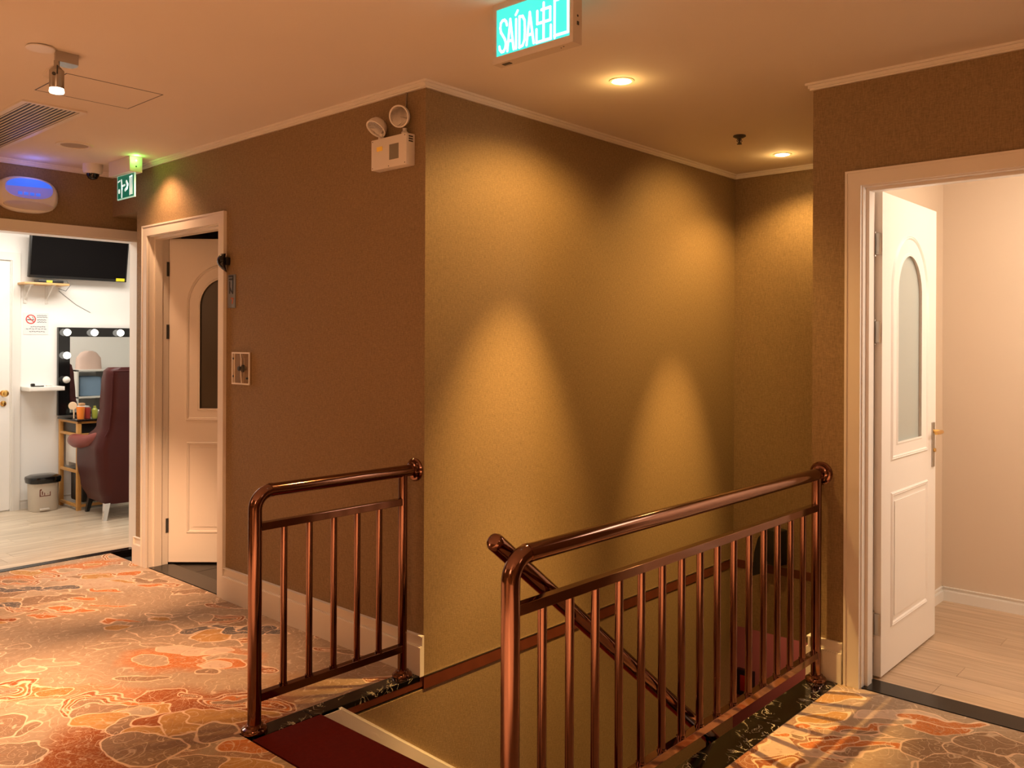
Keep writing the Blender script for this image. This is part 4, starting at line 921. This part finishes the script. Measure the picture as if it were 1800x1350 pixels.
# things on the table
def cup(name, label, cat, x, y, r0, r1, h, mat, grp=None, lid=None):
    b = MB(); b.lathe([(r0, 0), (r1, h), (r1*.9, h), (r0*.85, .01)], (x, y, .800)); o = tag(build(b, name, mat), label, cat, grp); return o
cup('cup', 'orange plastic cup on the dressing table', 'cup', 3.110, 8.00, .028, .036, .105, M('orange_plastic', (.9, .25, .03), .4))
cup('cup', 'dark red cup beside the orange cup', 'cup', 3.180, 8.03, .026, .030, .095, M('dark_red_plastic', (.35, .04, .03), .4))
b = MB(); b.lathe([(.024, 0), (.026, .07), (.022, .08), (.012, .09), (.012, .11), (0, .11)], (3.24, 8.02, .800)); tag(build(b, 'bottle', M('olive_bottle', (.28, .30, .04), .3)), 'olive green bottle on the dressing table', 'bottle')
b = MB(); b.lathe([(0, 0), (.025, .006), (.03, .03), (.022, .052), (0, .058)], (3.20, 8.13, .800)); tag(build(b, 'powder_puff', WHITE), 'round white powder puff behind the cups', 'powder puff')
b = MB(); b.tube([(3.072, 8.05, .803), (3.072, 8.05, .89)], .006, 10); b.lathe([(.004, -.006), (.034, -.004), (.036, 0), (.034, .006), (.01, .008), (0, .008)], (3.066, 8.06, .915), (-.5, -.85, 0), 24); tag(build(b, 'hand_mirror', M('straw', (.75, .55, .35), .6)), 'small round tan hand mirror at the table end', 'hand mirror')
t = thing('tissue_box', 'white box with a tan sponge on top beside the chair', 'box', (3.34, 8.02, .800))
b = MB(); b.box((3.27, 7.95, .800), (3.42, 8.08, .868), .006); build(b, 'box_body', WHITE, t)
b = MB(); b.box((3.35, 7.98, .868), (3.40, 8.03, .895), .008); build(b, 'sponge', M('sponge', (.75, .38, .18), .8), t)
# bin
t = thing('pedal_bin', 'cream pedal bin with a black lid against the makeup room wall', 'bin', (2.86, 8.17, 0))
def rrect(cx, cy, a, c_, z, n=32, p=3.2): return [(x, y, z) for x, y in oval(cx, cy, a, c_, n, p)]
CR = M('cream_plastic', (.62, .55, .46), .45)
b = MB(); b.loft([rrect(2.86, 8.17, a, c_, z) for z, a, c_ in ((.0, .105, .085), (.01, .110, .09), (.25, .118, .098), (.262, .12, .10))]); body = build(b, 'body', CR, t, angle=50)
b = MB(); b.loft([rrect(2.86, 8.17, a, c_, z) for z, a, c_ in ((.245, .124, .104), (.250, .133, .112), (.285, .138, .118), (.300, .134, .115), (.314, .10, .085), (.318, .03, .02))]); build(b, 'lid', BLACKG, t, angle=50)
BR = M('brown_print', (.16, .04, .02), .5)
b = MB(); pfb = lambda u, v, t_: (2.800+u*.09, 8.0765-t_, .135+v*.07)
b.plate([(0, 0), (1, 0), (1, .85), (.85, 1), (.5, .75), (.2, 1), (0, .85)], [[(.08, .1), (.92, .1), (.92, .78), (.5, .62), (.08, .78)]], 0, .0012, pfb); b.ribbon([(.25, .25), (.25, .6)], .1, 0, .0012, pfb); b.ribbon([(.70, .3), (.70, .6)], .14, 0, .0012, pfb); b.ribbon([(.45, .15), (.45, .5)], .07, 0, .0012, pfb); build(b, 'brown_motif', BR, body, smooth=False)
b = MB(); b.box((2.80, 8.062, .012), (2.88, 8.085, .030), .004); build(b, 'pedal', CR, t)
# wingback chair seen from behind
t = thing('wingback_chair', 'red leather wingback chair seen from behind', 'chair', (3.28, 7.62, 0))
LEA_SHADE = M('red_leather_shaded', (.055, .008, .007), .42, spec=.25, bump=.15, bscale=120); LEA_LIT = M('red_leather_lit', (.20, .035, .028), .38, bump=.15, bscale=120)  # one red leather: body darkened as shade, arms lightened as if lit
Rz = Matrix.Translation((3.305, 7.56, 0)) @ Matrix.Rotation(math.radians(-4), 4, 'Z')
def C(x, y, z): return Rz @ Vector((x, y, z))
def lerp(tab, z):
    for (z0, v0), (z1, v1) in zip(tab, tab[1:]):
        if z <= z1: f = (z-z0)/(z1-z0); f = f*f*(3-2*f); return [a+(c-a)*f for a, c in zip(v0, v1)]
    return tab[-1][1]
# (half width, wing depth forward, back y)
tab = [(.13, [.235, .46, -.26]), (.25, [.275, .54, -.285]), (.45, [.305, .56, -.295]), (.60, [.315, .53, -.30]), (.68, [.295, .34, -.305]), (.78, [.26, .22, -.31]), (.95, [.25, .19, -.325]), (1.15, [.248, .17, -.335]), (1.25, [.24, .14, -.335]), (1.275, [.215, .10, -.325])]
rings = []
for k in range(40):
    z = .13+(1.275-.13)*k/39; hw, dp, yb = lerp(tab, z); th = .05
    outer = []; N = 9
    outer.append((-hw, yb+dp)); 
    for q in range(N): an = PI+PI/2*q/(N-1); outer.append((-hw+.10+.10*math.cos(an), yb+.10+.10*math.sin(an)))
    for q in range(N): an = 1.5*PI+PI/2*q/(N-1); outer.append((hw-.10+.10*math.cos(an), yb+.10+.10*math.sin(an)))
    outer.append((hw, yb+dp))
    inner = [(hw-th, yb+dp), (hw-th, yb+.13), (hw-.10, yb+.075), (-hw+.10, yb+.075), (-hw+th, yb+.13), (-hw+th, yb+dp)]
    rings.append([C(x, y, z) for x, y in outer+inner])
b = MB(); b.loft(rings); build(b, 'shell', LEA_SHADE, t, angle=55)
b = MB(); b.loft([[C(x, y, z) for x, y in oval(0, .0, .24, .26, 28, 4)] for z in (.15, .20, .40, .46, .48)]); build(b, 'seat_cushion', LEA_SHADE, t, angle=50)
for s in (-1, 1):
    b = MB(); b.tube([C(s*.255, -.16, .70), C(s*.30, -.05, .655), C(s*.315, .10, .635), C(s*.32, .22, .63), C(s*.32, .30, .63), C(s*.32, .315, .63)], [.035, .050, .058, .060, .052, .03], 24); build(b, 'armrest', LEA_LIT, t, angle=60)
b = MB()
pp = []
for k in range(31):
    z = .70+(1.24-.70)*k/30; hw, dp, yb = lerp(tab, z); pp.append(C(-hw+.035, yb+.008, z))
for k in range(9):
    hw, dp, yb = lerp(tab, 1.24); pp.append(C(-hw+.035+(2*hw-.07)*k/8, yb-.002, 1.245))
b.tube(pp, .006, 8); build(b, 'piping', LEA_SHADE, t)
for (x, y, mt) in ((-.225, -.24, CHROME), (.225, -.24, CHROME), (-.20, .22, BLACK), (.20, .22, BLACK)):
    b = MB(); a = C(x, y, .14); e = C(x*1.12, y*1.12, 0); b.loft([[a+Vector((dx, dy, 0))*.022 for dx, dy in ((-1, -1), (1, -1), (1, 1), (-1, 1))], [e+Vector((dx, dy, 0))*.014 for dx, dy in ((-1, -1), (1, -1), (1, 1), (-1, 1))]]); build(b, 'leg', mt, t, smooth=False)
# storage rack seen in the mirror
t = thing('storage_rack', 'white open rack reflected in the lit mirror', 'rack', (4.3, 6.45, 0))
for z in (.05, .45, .85, 1.15):
    b = MB(); b.box((3.85, 6.29, z), (4.9, 6.65, z+.02), .002); build(b, 'shelf_board', WHITE, t, smooth=False)
for x in (3.85, 4.2, 4.55, 4.88):
    b = MB(); b.box((x, 6.29, 0), (x+.02, 6.65, 1.17), .002); build(b, 'upright', WHITE, t, smooth=False)
for k, (x, z, c_, lb) in enumerate(((3.90, .47, BLACK, 'black storage box on the rack, left bay'), (4.26, .87, BLACK, 'black storage box on the rack, upper bay'), (4.60, .47, BLACK, 'black storage box on the rack, right bay'), (3.90, .87, M('blue_cloth', (.25, .38, .55), .8), 'folded pale blue cloth on the rack'))):
    b = MB(); b.box((x, 6.32, z), (x+.24, 6.60, z+.22), .02); tag(build(b, 'storage_box' if k < 3 else 'folded_cloth', c_), lb, 'box' if k < 3 else 'cloth')
b = MB(); b.loft([rrect(4.05, 6.46, a, .06, z) for z, a in ((1.17, .14), (1.30, .13), (1.36, .08), (1.38, .03))]); tag(build(b, 'handbag', M('pink_cloth', (.70, .50, .42), .7)), 'pale pink bag standing on top of the rack', 'bag')

# tiny joined details that cannot be picked apart
for o in bpy.data.objects:
    if o.type == 'MESH' and o.name.split('.')[0] in ('screws_and_slots', 'screw', 'black_print', 'socket', 'running_figure', 'grille_slot', 'test_button', 'brown_motif'): o['kind'] = 'stuff'
